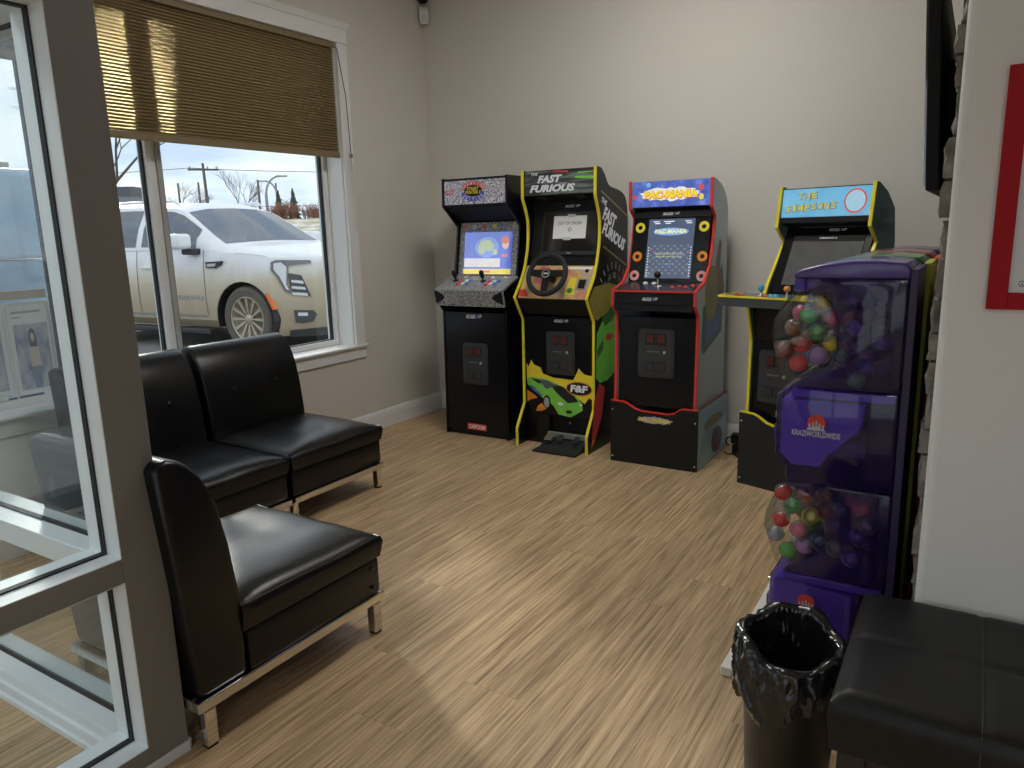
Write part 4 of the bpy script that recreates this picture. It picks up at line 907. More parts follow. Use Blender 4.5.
panel(g4, 'marquee', LBL, (.2525, 1.324), (.272, 1.458), x0, x1, .01); pm = plane_on((.2525, 1.324), (.272, 1.458)); panel(g4, 'marquee_ledge', BLACK, (.249, 1.297), (.2525, 1.3235), x0, x1, .01)
DY = mat('cartoon_yellow', (.66, .58, .08), .4, emit=.2); DKB = mat('cartoon_outline', (.06, .20, .36), .4)
def wobble(pl_, body, c, wd, ht, par, seed):
    rs = random.Random(seed); n = len(body); step = wd/n
    for i, ch in enumerate(body):
        dz = rs.uniform(-.08, .08)*ht; ro = R(rs.uniform(-5, 5)); cc = (c[0]-wd/2+step*(i+.5), c[1]+dz+(i-n/2)*.0016)
        s_ = .55 if ch in 'I' else .86
        pl_.text('title_letter_outline', DKB, ch, (cc[0]+.001, cc[1]-.001), step*s_+.004, ht*1.06, par, .0010, bold=.05, rot=ro); pl_.text('title_letter', DY, ch, cc, step*s_*.92, ht*.94, par, .0016, bold=.02, rot=ro)
wobble(pm, 'THE', (.145, .100), .10, .032, g4, 2); wobble(pm, 'SIMPSONS', (.165, .047), .26, .034, g4, 5)
pm.polys('badge_ring', MR, pm.band((.380, .068), .053, .056, .007, 0, 2*math.pi, 28)+[], g4, .0012); pm.poly('badge_field', mat('badge_blue', (.35, .60, .75), .4, emit=.25), pm.ell((.380, .068), .048, .051, 28), g4, .0008)
panel(g4, 'top_board', TEAL, (.30, 1.462), (.39, 1.424), x0, x1, .01); MB().box(x0, x1, .273, .30, 1.452, 1.462).build('top_board', BLACK, g4)
prs = Plane((w_, 0, 0), (0, 1, 0), (0, 0, 1)); DKT = mat('dark_teal_print', (.05, .11, .11), .4)
prs.text('side_lettering', DKT, 'THE', (.36, 1.33), .10, .045, sd[1], bold=.03); prs.text('side_lettering', DKT, 'SIMPSONS', (.38, 1.265), .20, .05, sd[1], bold=.03, rot=R(-8))
pts = [(-.012, 0), (w_+.012, 0)]+wavy(-.012, w_+.012, .376)[::-1]
rf_ = MB().prism(pts, -.012, .003, 'y').build('riser_front', CHARC, g4); tb = MB(); ribbon(tb, wavy(-.012, w_+.012, .376), -.013, .0035, .0035, .003); tb.v = [(q[1], q[0], q[2]) for q in tb.v]; tb.build('riser_edge', YEL, rf_)
for xs in (-.012, w_-.004): MB().box(xs, xs+.016, .0035, .53, 0, .355).build('riser_side', CHARC, g4)
pf = Plane((0, -.012, 0), (1, 0, 0), (0, 0, 1))
for cx, cz in ((.0, .33), (.0, .03), (w_, .30), (w_, .03)): button(rf_, pf.P(cx, cz, 0), pf.n, WHITE, .004, .002)
MB().box(.005, w_-.005, .515, .528, 0, .35).build('riser_back', BLACK, g4)

# power adapters on the floor between the cabinets
t = empty('power_adapter', (-1.085, 4.20, 0)); tag(t, 'black power adapter block with a curled cord on the floor between two cabinets', 'adapter')
MB().box(-.045, .045, -.03, .03, .06, .115).build('plug_block', BLACK, t, bevel=.006); MB().box(-.035, .05, -.035, .025, .0, .059).build('plug_block', BLACK, t, bevel=.006)
MB().tube([(-.04, 0, .09), (-.075, .02, .08), (-.095, .06, .05), (-.10, .09, .015), (-.09, .12, .006)], .004, 6).build('cord', RUBBER, t, smooth=True); MB().tube([(0, -.03, .02), (-.01, -.07, .006), (.03, -.11, .005), (.06, -.07, .005), (.03, -.045, .006), (-.05, -.06, .005), (-.08, -.03, .005)], .004, 6).build('cord', RUBBER, t, smooth=True)

# ------------------------------------------------------------------ capsule vending machines
tray = MB().box(-.545, -.105, 1.985, 3.33, .0, .03).build('display_base', mat('white_board', (.82, .80, .74), .5, var=.03), bevel=.004); tag(tray, 'white low base board under the row of capsule machines', 'base board')
BUB = clear_mat('clear_bubble', (.93, .94, .95), 1.6, .015)
def rounded_prism(name, prof, y0, y1, m, parent, bev=.010, seg=3, ang=25):
    o = MB().prism(prof, y0, y1, 'y').build(name, m, parent, bevel=bev, seg=seg, angle=60); auto_smooth(o, 35); return o
ARCH1 = [(-.375, 1.122), (-.336, 1.110), (-.308, 1.081), (-.299, 1.046), (-.295, .975), (-.303, .949), (-.317, .932), (-.400, .868)]
ARCH2 = [(-.383, .583), (-.331, .563), (-.303, .523), (-.294, .470), (-.294, .434), (-.307, .402), (-.400, .331)]
GL1 = [(-.408, .866), (-.434, .902), (-.451, .949), (-.460, 1.007), (-.455, 1.045), (-.434, 1.087), (-.407, 1.126)]
GL2 = [(-.402, .331), (-.423, .359), (-.438, .403), (-.457, .456), (-.453, .501), (-.434, .551), (-.405, .584)]
def capsule_machine(yc, label, tint, solid, lidc, fine, dx=0.):
    t = empty('capsule_machine', (dx, yc, .03)); tag(t, label, 'vending machine', 'capsule vending machines in a row')
    sh = clear_mat('plastic_shell_'+lidc, tint, 1.47, .05, solid, .16); sl = mat('plastic_solid_'+lidc, solid, .22, var=.1, spec=.6); inn_ = mat('plastic_inner_'+lidc, tuple(min(1, c*2.6+.06) for c in solid), .35, var=.05)
    hw = .142; Z = lambda pr: [(a, c-.03) for a, c in pr]
    lid = [(-.409, 1.157), (-.409, 1.170), (-.387, 1.180), (-.340, 1.192), (-.276, 1.200), (-.214, 1.201), (-.149, 1.195), (-.136, 1.182), (-.136, 1.157)]
    rounded_prism('lid', Z(lid)[::-1], -hw-.002, hw+.002, sl, t, .007)
    MB().box(-.408, -.381, -hw+.01, -hw+.036, 1.122-.03, 1.1565-.03).build('lid_clip', inn_, t, bevel=.003)
    rounded_prism('upper_hopper', Z([(-.407, 1.1565), (-.407, 1.127)]+ARCH1+[(-.138, .866), (-.138, 1.1565)]), -hw, hw, sh, t, .006, 2)
    rounded_prism('upper_globe', Z(ARCH1[::-1][:]+[(-.405, 1.125)]+GL1[::-1][1:]), -hw+.004, hw-.004, BUB, t, .016, 4)
    mid = rounded_prism('middle_body', Z([(-.405, .8655), (-.436, .845), (-.438, .773), (-.436, .673), (-.406, .643), (-.405, .600), (-.138, .600), (-.138, .8655)]), -hw, hw, sh, t, .008, 2)
    rounded_prism('inner_chute', Z([(-.425, .83), (-.425, .68), (-.395, .645), (-.32, .645), (-.30, .68), (-.225, .76), (-.215, .83)]), -hw+.012, hw-.012, inn_, t, .004, 1)
    MB().box(-.21, -.15, -hw+.02, hw-.02, .62-.03, .855-.03).build('inner_core', BLACK, t); MB().box(-.40, -.15, -hw+.015, hw-.015, .838-.03, .858-.03).build('hopper_floor', inn_, t)
    rounded_prism('lower_hopper', Z([(-.405, .5995), (-.405, .586)]+ARCH2+[(-.138, .331), (-.138, .5995)]), -hw, hw, sh, t, .006, 2)
    rounded_prism('lower_globe', Z(ARCH2[::-1]+[(-.403, .583)]+GL2[::-1][1:]), -hw+.004, hw-.004, BUB, t, .016, 4)
    rounded_prism('base_body', Z([(-.402, .3305), (-.434, .314), (-.437, .150), (-.430, .031), (-.138, .031), (-.138, .3305)]), -hw, hw, sh, t, .008, 2)
    rounded_prism('inner_chute', Z([(-.425, .30), (-.425, .10), (-.40, .05), (-.22, .05), (-.215, .29)]), -hw+.012, hw-.012, inn_, t, .004, 1); MB().box(-.40, -.15, -hw+.015, hw-.015, .302-.03, .322-.03).build('hopper_floor', inn_, t)
    MB().box(-.165, -.145, -hw+.01, hw-.01, .34-.03, .59-.03).build('back_core', BLACK, t); MB().box(-.165, -.145, -hw+.01, hw-.01, .88-.03, 1.14-.03).build('back_core', BLACK, t)
    MB().box(-.1375, -.118, -hw+.006, hw-.006, .031-.03, 1.18-.03).build('back_plate', mat('pale_back_edge_'+lidc, fine, .4, var=.1), t, bevel=.002)
    for zz in (.75, .23):
        k = MB().lathe([(.032, 0), (.034, -.006), (.030, -.012), (.010, -.014), (.010, -.024)], 18, (-.4385, .02, zz-.03), axis='x', close=True).build('coin_dial', STEEL, t, smooth=True); MB().box(-.468, -.452, -.008, .048, zz-.04, zz-.02).build('turn_handle', CHROME, k, bevel=.003)
        MB().box(-.452, -.438, -.09, -.03, zz-.085, zz-.035).build('dispense_flap', sl, t, bevel=.004)
    return t
def label_print(t, yy, zc):
    pl_ = Plane((-.332, yy, zc), (1, 0, 0), (0, 0, 1)); 
    pl_.poly('sunset_disc', mat('sunset_red', (.62, .05, .03), .4), pl_.ell((0, .018), .023, .023, 20), t, .0008)
    sk = [(-.023, -.003)]; hs = (.006, .018, .008, .022, .010, .027, .012, .020, .005, .016, .004)
    for i, h_ in enumerate(hs): sk += [(-.023+.046*i/len(hs), -.003+h_), (-.023+.046*(i+1)/len(hs), -.003+h_)]
    pl_.poly('skyline', mat('skyline_grey', (.45, .50, .58), .4), sk+[(.023, -.003)], t, .0012); pl_.text('brand_lettering', mat('pale_letter', (.58, .54, .62), .4), 'KRAZIWORLDWIDE', (0, -.013), .122, .016, t, .0014, bold=.02)
M1 = capsule_machine(2.205, 'deep purple see-through capsule machine at the front of the row', (.56, .47, .80), (.085, .052, .25), 'purple', (.03, .02, .08))
label_print(M1, -.1425, .775-.03-.02); label_print(M1, -.1425, .235-.03)
capsule_machine(2.512, 'green capsule machine right behind the purple one', (.16, .5, .12), (.04, .19, .05), 'green', (.62, .66, .05), .009)
capsule_machine(2.819, 'red capsule machine third from the front of the row', (.55, .12, .12), (.26, .028, .03), 'red', (.55, .06, .05), .017)
capsule_machine(3.126, 'dark blue capsule machine at the far end of the row', (.12, .2, .5), (.02, .035, .11), 'blue', (.06, .10, .26), .022)
# capsules in the two globes of the purple machine: half coloured, half clear shells
CR = .0245
def half(sgn):
    pr = [(CR*math.sin(math.pi/2*i/6), sgn*CR*math.cos(math.pi/2*i/6)) for i in range(7)]; pr[0] = (.0004, sgn*CR); return pr
capclear = clear_mat('capsule_clear', (.88, .90, .90), 1.5, .03, (.7, .72, .7), .12)
capm = {}
COLS = {'red': (.55, .03, .035), 'dark red': (.26, .03, .04), 'green': (.10, .42, .10), 'yellow': (.62, .48, .05), 'violet': (.30, .16, .38), 'brown': (.24, .12, .07), 'pink': (.60, .16, .24), 'blue': (.06, .14, .42), 'grey': (.36, .36, .40)}
for cn, cc in COLS.items():
    me = MB().lathe(half(-1)[::-1], 18, close=False).lathe([(CR*1.02, -.002), (CR*1.04, 0), (CR*1.02, .002)], 18).mesh(smooth=True); me.materials.append(mat('capsule_'+cn.replace(' ', '_'), cc, .18, var=.2, scale=40)); me.name = 'capsule_'+cn.replace(' ', '_')
    m2 = MB().lathe(half(1), 18).mesh(smooth=True); m2.materials.append(capclear); m2.name = 'clear_half'
    m3 = MB().sphere((0, 0, .004), .015, 10, 8, (1, .8, 1)).mesh(smooth=True); m3.materials.append(mat('toy_'+cn.replace(' ', '_'), tuple(min(1, c*1.3+.05) for c in cc), .4)); m3.name = 'toy'
    capm[cn] = (me, m2, m3)
def capsule(x, y, z, cn, where, seed, lab=None):
    rs = random.Random(seed); o = link('toy_capsule', capm[cn][0]); o.location = (x, y, z); o.rotation_euler = (rs.uniform(-1.2, 1.2), rs.uniform(-1.2, 1.2), rs.uniform(0, 6))
    tag(o, ('%s toy capsule %s, %s globe of purple machine' % (cn, lab, where)) if lab else '%s toy capsule half hidden deeper in the %s hopper of the purple machine' % (cn, where), 'capsule', 'toy capsules in the %s globe' % where)
    link('clear_half', capm[cn][1], None, o); link('toy', capm[cn][2], None, o)
placed = []
def fill(where, x0, x1, z0, z1, inside, n, firsts, seed):
    rs = random.Random(seed); cand = [list(c) for c in firsts]; k = 0
    for _ in range(200):        # settle the hand-placed ones apart
        for i in range(len(cand)):
            for j in range(i):
                d = Vector(cand[i][:3])-Vector(cand[j][:3]); ln_ = d.length
                if ln_ < 2*CR+.0012:
                    mv = d.normalized()*(2*CR+.0012-ln_)*.5
                    for ax in range(3): cand[i][ax] += mv[ax]; cand[j][ax] -= mv[ax]
        for c in cand: c[1] = max(c[1], Y1-.002)
    for c in cand:
        capsule(*c[:3], c[3], where, seed*100+k, c[4]); placed.append(tuple(c[:3])); k += 1
    tries = 0
    while k < n and tries < 30000:
        tries += 1; x = rs.uniform(x0, x1); y = rs.uniform(2.205-.112, 2.205+.112); zz = z0+(z1-z0)*rs.random()**1.3
        if not inside(x, zz): continue
        if all((x-a)**2+(y-b_)**2+(zz-c)**2 > (2*CR+.0005)**2 for a, b_, c in placed):
            placed.append((x, y, zz)); capsule(x, y, zz, rs.choice(list(COLS)), where, seed*100+k); k += 1
def inpoly(x, z, poly, m=.0):
    c = False; n = len(poly)
    for i in range(n):
        (xa, za), (xb_, zb_) = poly[i], poly[(i+1) % n]
        if (za > z) != (zb_ > z) and x < (xb_-xa)*(z-za)/(zb_-za)+xa: c = not c
    return c
def mk_inside(front, zmax):
    poly = front+[(-.17, front[-1][1]), (-.17, front[0][1])]
    return lambda x, z: z < zmax and all(inpoly(x+dx, z+dz, poly) for dx, dz in ((-CR*1.05, 0), (CR*1.05, 0), (0, -CR*1.05), (-CR*.8, -CR*.75), (-CR*.8, CR*.75)))
Y1 = 2.205-.112
up1 = [(-.382, Y1, .985, 'red', 'in the middle of the pile'), (-.424, Y1+.004, .962, 'dark red', 'lowest at the bubble front'), (-.392, Y1+.002, .928, 'red', 'at the very bottom'), (-.345, Y1, .956, 'violet', 'lying beside the bottom red one'), (-.405, Y1+.006, 1.016, 'brown', 'high at the bubble front'), (-.350, Y1+.006, 1.010, 'green', 'at the mid right'), (-.318, Y1+.022, .985, 'yellow', 'at the right rim below'), (-.368, Y1+.01, 1.058, 'green', 'on top of the pile'), (-.345, Y1+.028, 1.092, 'yellow', 'at the very top'), (-.322, Y1+.03, 1.048, 'pink', 'at the upper right')]
lo1 = [(-.415, Y1, .475, 'red', 'in the middle of the front'), (-.430, Y1+.004, .428, 'grey', 'at the bubble front'), (-.390, Y1+.002, .385, 'green', 'at the very bottom'), (-.352, Y1+.002, .405, 'violet', 'at the lower right'), (-.368, Y1+.003, .452, 'pink', 'below the middle red one'), (-.340, Y1+.012, .492, 'yellow', 'at the right rim'), (-.390, Y1+.012, .528, 'green', 'high near the front'), (-.415, Y1+.03, .540, 'red', 'at the top front'), (-.365, Y1+.03, .548, 'red', 'at the top beside another red one')]
fill('upper', -.44, -.19, .89, 1.06, mk_inside(GL1, 1.07), 34, up1, 3); fill('lower', -.44, -.19, .355, .54, mk_inside(GL2, .555), 34, lo1, 4)
# black lead hanging from the red machine
t = MB().tube([(-.116, 2.95, 1.17), (-.095, 2.93, 1.12), (-.085, 2.88, 1.06), (-.10, 2.80, 1.03), (-.11, 2.75, 1.06), (-.10, 2.72, 1.10), (-.09, 2.78, 1.13), (-.10, 2.86, 1.0)], .004, 6).build('power_lead', RUBBER, smooth=True); tag(t, 'black power lead looped behind the red capsule machine', 'cable')

# ------------------------------------------------------------------ bin, liner, bench
bx, by = -.284, 1.615
t = empty('waste_bin', (bx, by, 0)); tag(t, 'black round waste bin beside the bench', 'waste bin')
MB().lathe([(.105, .0), (.112, .004), (.132, .36), (.137, .365), (.137, .372), (.130, .372), (.128, .360), (.108, .012), (.002, .010)], 40, close=True).xf(Matrix.Diagonal((.80, .84, 1, 1))).build('bucket', mat('bin_plastic', (.010, .010, .011), .4, var=.2, bump=.1, bscale=500), t, smooth=True)
def liner():
    mb = MB(); n = 180; m = 60; rs = random.Random(9); ph = [rs.uniform(0, 6.28) for _ in range(8)]
    def fold(a, z, f, sl):     # sharp creases running down and across the film
        q = mnoise.noise((math.cos(a)*f+sl*z, math.sin(a)*f-sl*z, z*f*1.1)); return 1-min(1, abs(q)*3.2)
    for i in range(m+1):
        s = i/m
        for k in range(n):
            a = 2*math.pi*k/n
            rim = .385+.016*math.sin(a-.6)+.008*math.sin(3*a+ph[0])+.005*math.sin(7*a+ph[3])
            if s < .45:
                q = s/.45; low = .262+.030*math.sin(a*2+ph[1])+.014*math.sin(5*a+ph[2])+.007*math.sin(13*a+ph[4]); z = low+(rim-low)*q; r = .140+.010*math.sin(math.pi*q)**.8+.005*(1-q)
                d = fold(a, z, 3.0, 9)*.011+fold(a, z, 6.5, -16)*.006; r += d
            elif s < .55:
                q = (s-.45)/.10; z = rim+.007*math.sin(math.pi*q); r = .1415+(.118-.1415)*q; r += (1-q)*(fold(a, z, 3.0, 9)*.011+fold(a, z, 6.5, -16)*.006)
            else:
                q = (s-.55)/.45; z = rim-q*.25; r = .118-.012*q; r -= fold(a, z, 3.5, 7)*.014*min(1, q*4)+fold(a, z, 7, -12)*.006
            mb.v.append((r*.79*math.cos(a), r*.86*math.sin(a), z))
    for i in range(m):
        for k in range(n): mb.f.append((i*n+k, i*n+(k+1) % n, (i+1)*n+(k+1) % n, (i+1)*n+k))
    mb.f.append(tuple(range(m*n, m*n+n)))
    return mb
bag = liner().build('bin_liner', mat('bag_film', (.010, .010, .011), .22, var=.2, bump=.35, bscale=60, spec=.6), smooth=True); bag.location = (bx, by, 0); tag(bag, 'shiny black plastic bag folded over the waste bin rim', 'bin bag')

bn = empty('padded_bench', (-.165, 1.345, 0)); tag(bn, 'black padded leather bench against the white wall', 'bench')
BW, BD = 1.25, .475; SEAM = [.235, .475, .715, .955, 1.195]; SY_ = .238
nx, ny = 100, 40; v = []; f = []
def bz(x, y):
    ed = min(x, BW-x, y, BD-y); z = .448-.020*max(0, 1-ed/.03)**2
    d = min([abs(x-s) for s in SEAM]+[abs(y-SY_)*1.6]); z -= .0045*math.exp(-(d/.0045)**2); z += .003*math.sin(math.pi*((x) % .24)/.24)*math.sin(math.pi*(y % .238)/.238)
    return z+.0015*mnoise.noise((x*9, y*9, 0))
for i in range(nx+1):
    for j in range(ny+1): x, y = BW*i/nx, BD*j/ny; v.append((x, y, bz(x, y)))
for i in range(nx):
    for j in range(ny): f.append((i*(ny+1)+j, (i+1)*(ny+1)+j, (i+1)*(ny+1)+j+1, i*(ny+1)+j+1))
per = [(i, 0) for i in range(nx)]+[(nx, j) for j in range(ny)]+[(i, ny) for i in range(nx, 0, -1)]+[(0, j) for j in range(ny, 0, -1)]
k = len(v); n = len(per)
for i, j in per: v.append((BW/2+(BW+.008)*(i/nx-.5), BD/2+(BD+.006)*(j/ny-.5), .405))
for i, j in per: v.append((BW/2+(BW-.004)*(i/nx-.5), BD/2+(BD-.004)*(j/ny-.5), .33))
for q in range(n):
    r_ = (q+1) % n; ia = per[q][0]*(ny+1)+per[q][1]; ib = per[r_][0]*(ny+1)+per[r_][1]; f.append((ia, k+q, k+r_, ib)); f.append((k+q, k+n+q, k+n+r_, k+r_))
f.append(tuple(range(k+n, k+2*n)))
BLE = mat('bench_leather', (.008, .008, .008), .45, var=.25, scale=10, bump=.25, bscale=240, spec=.3)
cu = link('cushion', mesh(v, f, smooth=True), BLE, bn); auto_smooth(cu, 50)
for s in SEAM[:2]:
    MB().tube([(s+.004, -.004, .345), (s+.004, -.0045, .40), (s+.004, .004, .432), (s+.004, .03, .4485), (s+.004, BD-.03, .4485)], .0012, 4).build('stitching', mat('stitch', (.04, .04, .04), .6), cu)
DKW = mat('dark_wood', (.018, .014, .011), .5, var=.3, scale=12, stretch=(3, 3, .4))
for lx in (.015, BW-.065):
    for ly in (.02, BD-.07): MB().box(lx, lx+.05, ly, ly+.05, 0, .329).build('leg', DKW, bn, bevel=.003)
MB().box(.065, BW-.065, .025, .045, .255, .329).build('rail', DKW, bn, bevel=.002); MB().box(.065, BW-.065, BD-.045, BD-.025, .255, .329).build('rail', DKW, bn, bevel=.002)
for k in range(9):
    MB().box(.10+k*.125, .135+k*.125, BD-.062, BD-.047, .06, .329).build('slat', mat('slat_wood', (.05, .040, .030), .5, var=.2), bn)
MB().box(.065, BW-.065, BD-.066, BD-.0465, .035, .059).build('rail', DKW, bn)

# ------------------------------------------------------------------ wall things
tv = empty('wall_television', (-.098, 2.17, 1.37)); tag(tv, 'thin black television tilted on the stone wall, seen edge on', 'television')
tl = Matrix.Rotation(R(-3.4), 4, 'Y')
MB().box(-.030, .0, 0, .97, 0, .56).xf(tl).build('back_case', BLACK, tv, bevel=.004); MB().box(-.034, -.0301, .006, .964, .012, .554).xf(tl).build('screen', SCR_OFF, tv); MB().box(-.0005, .055, .35, .62, .20, .36).xf(tl).build('wall_bracket', RUBBER, tv)

fr = empty('framed_sheet', (.0205, YP-.001, 1.115)); tag(fr, 'red framed printed sheet on the white wall', 'picture')
fw2, fh = .42, .472; RF = mat('red_frame', (.40, .003, .008), .5, var=.06, spec=.2); bwid = .036
for nm, a in (('frame_bar', (0, bwid, 0, fh)), ('frame_bar', (fw2-bwid, fw2, 0, fh)), ('frame_bar', (bwid, fw2-bwid, 0, bwid*.95)), ('frame_bar', (bwid, fw2-bwid, fh-bwid, fh))): MB().box(a[0], a[1], -.016, 0, a[2], a[3]).build(nm, RF, fr, bevel=.001, seg=1)
MB().box(bwid, fw2-bwid, -.009, -.003, bwid*.95, fh-bwid).build('sheet', mat('pale_paper', (.74, .75, .78), .5, var=.01), fr)
pl = Plane((0, -.009, 0), (1, 0, 0), (0, 0, 1)); INK = mat('ink', (.08, .08, .09), .6)
pl.polys('ring_mark', INK, pl.band((.058, .052), .0062, .0062, .0012, 0, 2*math.pi-.001, 20)+[[(.0575, .049), (.0585, .049), (.0585, .056), (.0575, .056)], [(.0575, .052), (.0545, .0485), (.0555, .048), (.058, .0508)], [(.0585, .052), (.0615, .0485), (.0605, .048), (.058, .0508)]], fr)
ln = []; rs = random.Random(4)
for k in range(5):
    x = .064
    while x < .34:
        q = rs.uniform(.004, .014); zz = .105-k*.0058+.0; ln.append([(x, zz), (x+q, zz), (x+q, zz+.003), (x, zz+.003)]); x += q+.003
pl.polys('small_print', mat('small_print_ink', (.25, .24, .25), .6), ln, fr); pl.polys('small_print', PRED, [[(.062, .142), (.068, .142), (.068, .1445), (.062, .1445)], [(.071, .142), (.11, .142), (.11, .1445), (.071, .1445)], [(.061, .112), (.075, .112), (.075, .1145), (.061, .1145)]], fr); pl.polys('heading', INK, [[(.066, .150), (.070, .150), (.070, .166), (.066, .166)], [(.074, .150), (.2, .150), (.2, .160), (.074, .160)]], fr)

md = empty('motion_sensor', (XW+.03, YB-.03, 2.68)); md.rotation_euler = (0, 0, R(-45)); tag(md, 'small white motion sensor high in the room corner', 'sensor')
# local -y faces the room
MB().prism([(-.026, .0), (.0, .0), (.0, .105), (-.022, .105), (-.034, .075), (-.036, .03)], -.030, .030, 'x').xf(Matrix.Rotation(R(90), 4, 'Z')).build('housing', mat('sensor_white', (.74, .73, .71), .45), md, bevel=.004); MB().box(.030, .0375, -.02, .02, .02, .06).build('lens', mat('sensor_lens', (.62, .60, .60), .3), md, bevel=.003)
dc = empty('dome_camera', (XW+.035, YB-.035, 2.825)); tag(dc, 'black dome camera above the white motion sensor', 'camera')
MB().lathe([(.034, .03), (.036, .012), (.030, .0), (.02, -.012), (.002, -.018)], 20, close=True).build('dome', GLOSSB, dc, smooth=True); MB().box(-.034, .02, -.02, .034, .03, .05).build('mount', BLACK, dc)

# ------------------------------------------------------------------ outdoors
GZ = -.10
ASPH = ramp_mat('asphalt', [(.3, (.10, .10, .10)), (.5, (.17, .165, .16)), (.7, (.27, .26, .25))], .9, 60, 6, bump=.2)
CONC = ramp_mat('pavement_concrete', [(.3, (.36, .35, .33)), (.6, (.50, .49, .46)), (.8, (.58, .57, .54))], .85, 14, 6)
GRASS = ramp_mat('winter_grass', [(.3, (.24, .20, .12)), (.5, (.38, .33, .22)), (.62, (.60, .57, .50)), (.75, (.80, .80, .79))], .95, 1.2, 8, bump=.2)
g = MB().box(-60, -5.6, -30, 60, GZ-.3, GZ).box(-5.6, 20, -30, YF-.2, GZ-.3, GZ).build('ground_asphalt', ASPH); struct(g)
g = MB().box(-5.6, XW-.25, -6, 14, GZ-.2, GZ+.08).build('pavement', CONC, bevel=.01); struct(g)
# rising verge beyond the parking lot
mb = MB(); nx, ny = 26, 30
def hz(d): return GZ-.02+max(0, min(1, (d-17)/20))**1.4*2.15+max(0, d-37)*.012
for i in range(nx+1):
    for j in range(ny+1):
        d = 15+ (170-15)*(i/nx)**1.7; a = R(95+75*j/ny); x, y = d*math.cos(a), d*math.sin(a); mb.v.append((x, y, hz(d)+.12*mnoise.noise((x*.15, y*.15, 0))*min(1, (d-15)/6)))
for i in range(nx):
    for j in range(ny): mb.f.append((i*(ny+1)+j, (i+1)*(ny+1)+j, (i+1)*(ny+1)+j+1, i*(ny+1)+j+1))
struct(mb.build('ground_verge', GRASS, smooth=True))

# ---- parked car (local: x forward, y across from its near side, z up; origin under the near front wheel)
def car_paint():
    m = D.materials.new('muddy_white_paint'); m.use_nodes = True; n = m.node_tree.nodes; l = m.node_tree.links; p = n['Principled BSDF']
    t = n.new('ShaderNodeTexCoord'); sp = n.new('ShaderNodeSeparateXYZ'); no = n.new('ShaderNodeTexNoise'); no.inputs['Scale'].default_value = 2.5; no.inputs['Detail'].default_value = 6
    l.new(t.outputs['Object'], sp.inputs[0]); l.new(t.outputs['Object'], no.inputs['Vector'])
    ad = n.new('ShaderNodeMath'); ad.operation = 'MULTIPLY_ADD'; ad.inputs[1].default_value = .35; l.new(no.outputs['Fac'], ad.inputs[0]); l.new(sp.outputs['Z'], ad.inputs[2])
    r = n.new('ShaderNodeValToRGB'); r.color_ramp.elements[0].position = .50; r.color_ramp.elements[0].color = (.44, .36, .24, 1); r.color_ramp.elements[1].position = .98; r.color_ramp.elements[1].color = (.80, .81, .82, 1)
    q = r.color_ramp.elements.new(.78); q.color = (.58, .51, .38, 1)
    mr = n.new('ShaderNodeMapRange'); mr.inputs['From Max'].default_value = 1.35; l.new(ad.outputs[0], mr.inputs['Value']); l.new(mr.outputs['Result'], r.inputs['Fac']); l.new(r.outputs['Color'], p.inputs['Base Color'])
    p.inputs['Roughness'].default_value = .3; p.inputs['Coat Weight'].default_value = .4; return m
PAINT = car_paint()
CGLASS = mat('tinted_car_glass', (.10, .115, .14), .05, var=.1, spec=.8); CBLK = mat('car_black_plastic', (.03, .03, .03), .5, var=.15); CCHR = mat('car_chrome', (.6, .6, .6), .2, metal=1.)
car = empty('parked_car', (-7.72, 6.01, GZ), R(4)); tag(car, 'muddy white sport utility vehicle parked outside the window', 'car')
CY = 1.025
ST = [  # x, half width, hood/roof centre z, [p5 w,z], [p6 w,z], [p7 w,z], bottom z
 (-4.30, .80, 1.20, (.92, 1.02), (.85, 1.10), (.70, 1.17), .50), (-4.22, .93, 1.78, (.93, 1.25), (.82, 1.55), (.66, 1.72), .40), (-4.0, 1.0, 1.88, (.95, 1.26), (.86, 1.53), (.70, 1.80), .34),
 (-3.4, 1.025, 1.91, (.955, 1.26), (.87, 1.54), (.72, 1.83), .30), (-2.0, 1.03, 1.90, (.955, 1.26), (.87, 1.54), (.72, 1.83), .28), (-1.25, 1.03, 1.87, (.955, 1.26), (.87, 1.53), (.72, 1.79), .28),
 (-1.05, 1.03, 1.80, (.955, 1.26), (.88, 1.50), (.74, 1.735), .28), (-.80, 1.03, 1.655, (.957, 1.255), (.90, 1.44), (.78, 1.60), .28), (-.55, 1.03, 1.505, (.96, 1.25), (.92, 1.36), (.82, 1.455), .28),
 (-.28, 1.03, 1.345, (.96, 1.225), (.93, 1.27), (.85, 1.315), .28), (-.15, 1.03, 1.325, (.955, 1.215), (.92, 1.255), (.82, 1.295), .28), (.25, 1.025, 1.285, (.95, 1.19), (.90, 1.225), (.80, 1.255), .28),
 (.48, 1.02, 1.245, (.945, 1.165), (.88, 1.195), (.75, 1.22), .22), (.56, .995, 1.225, (.94, 1.15), (.85, 1.18), (.7, 1.20), .20), (.73, .70, 1.19, (.95, 1.135), (.9, 1.155), (.7, 1.175), .19), (.90, .405, 1.15, (.95, 1.11), (.9, 1.13), (.7, 1.14), .19), (.95, .37, 1.10, (.95, 1.07), (.9, 1.09), (.7, 1.095), .20)]
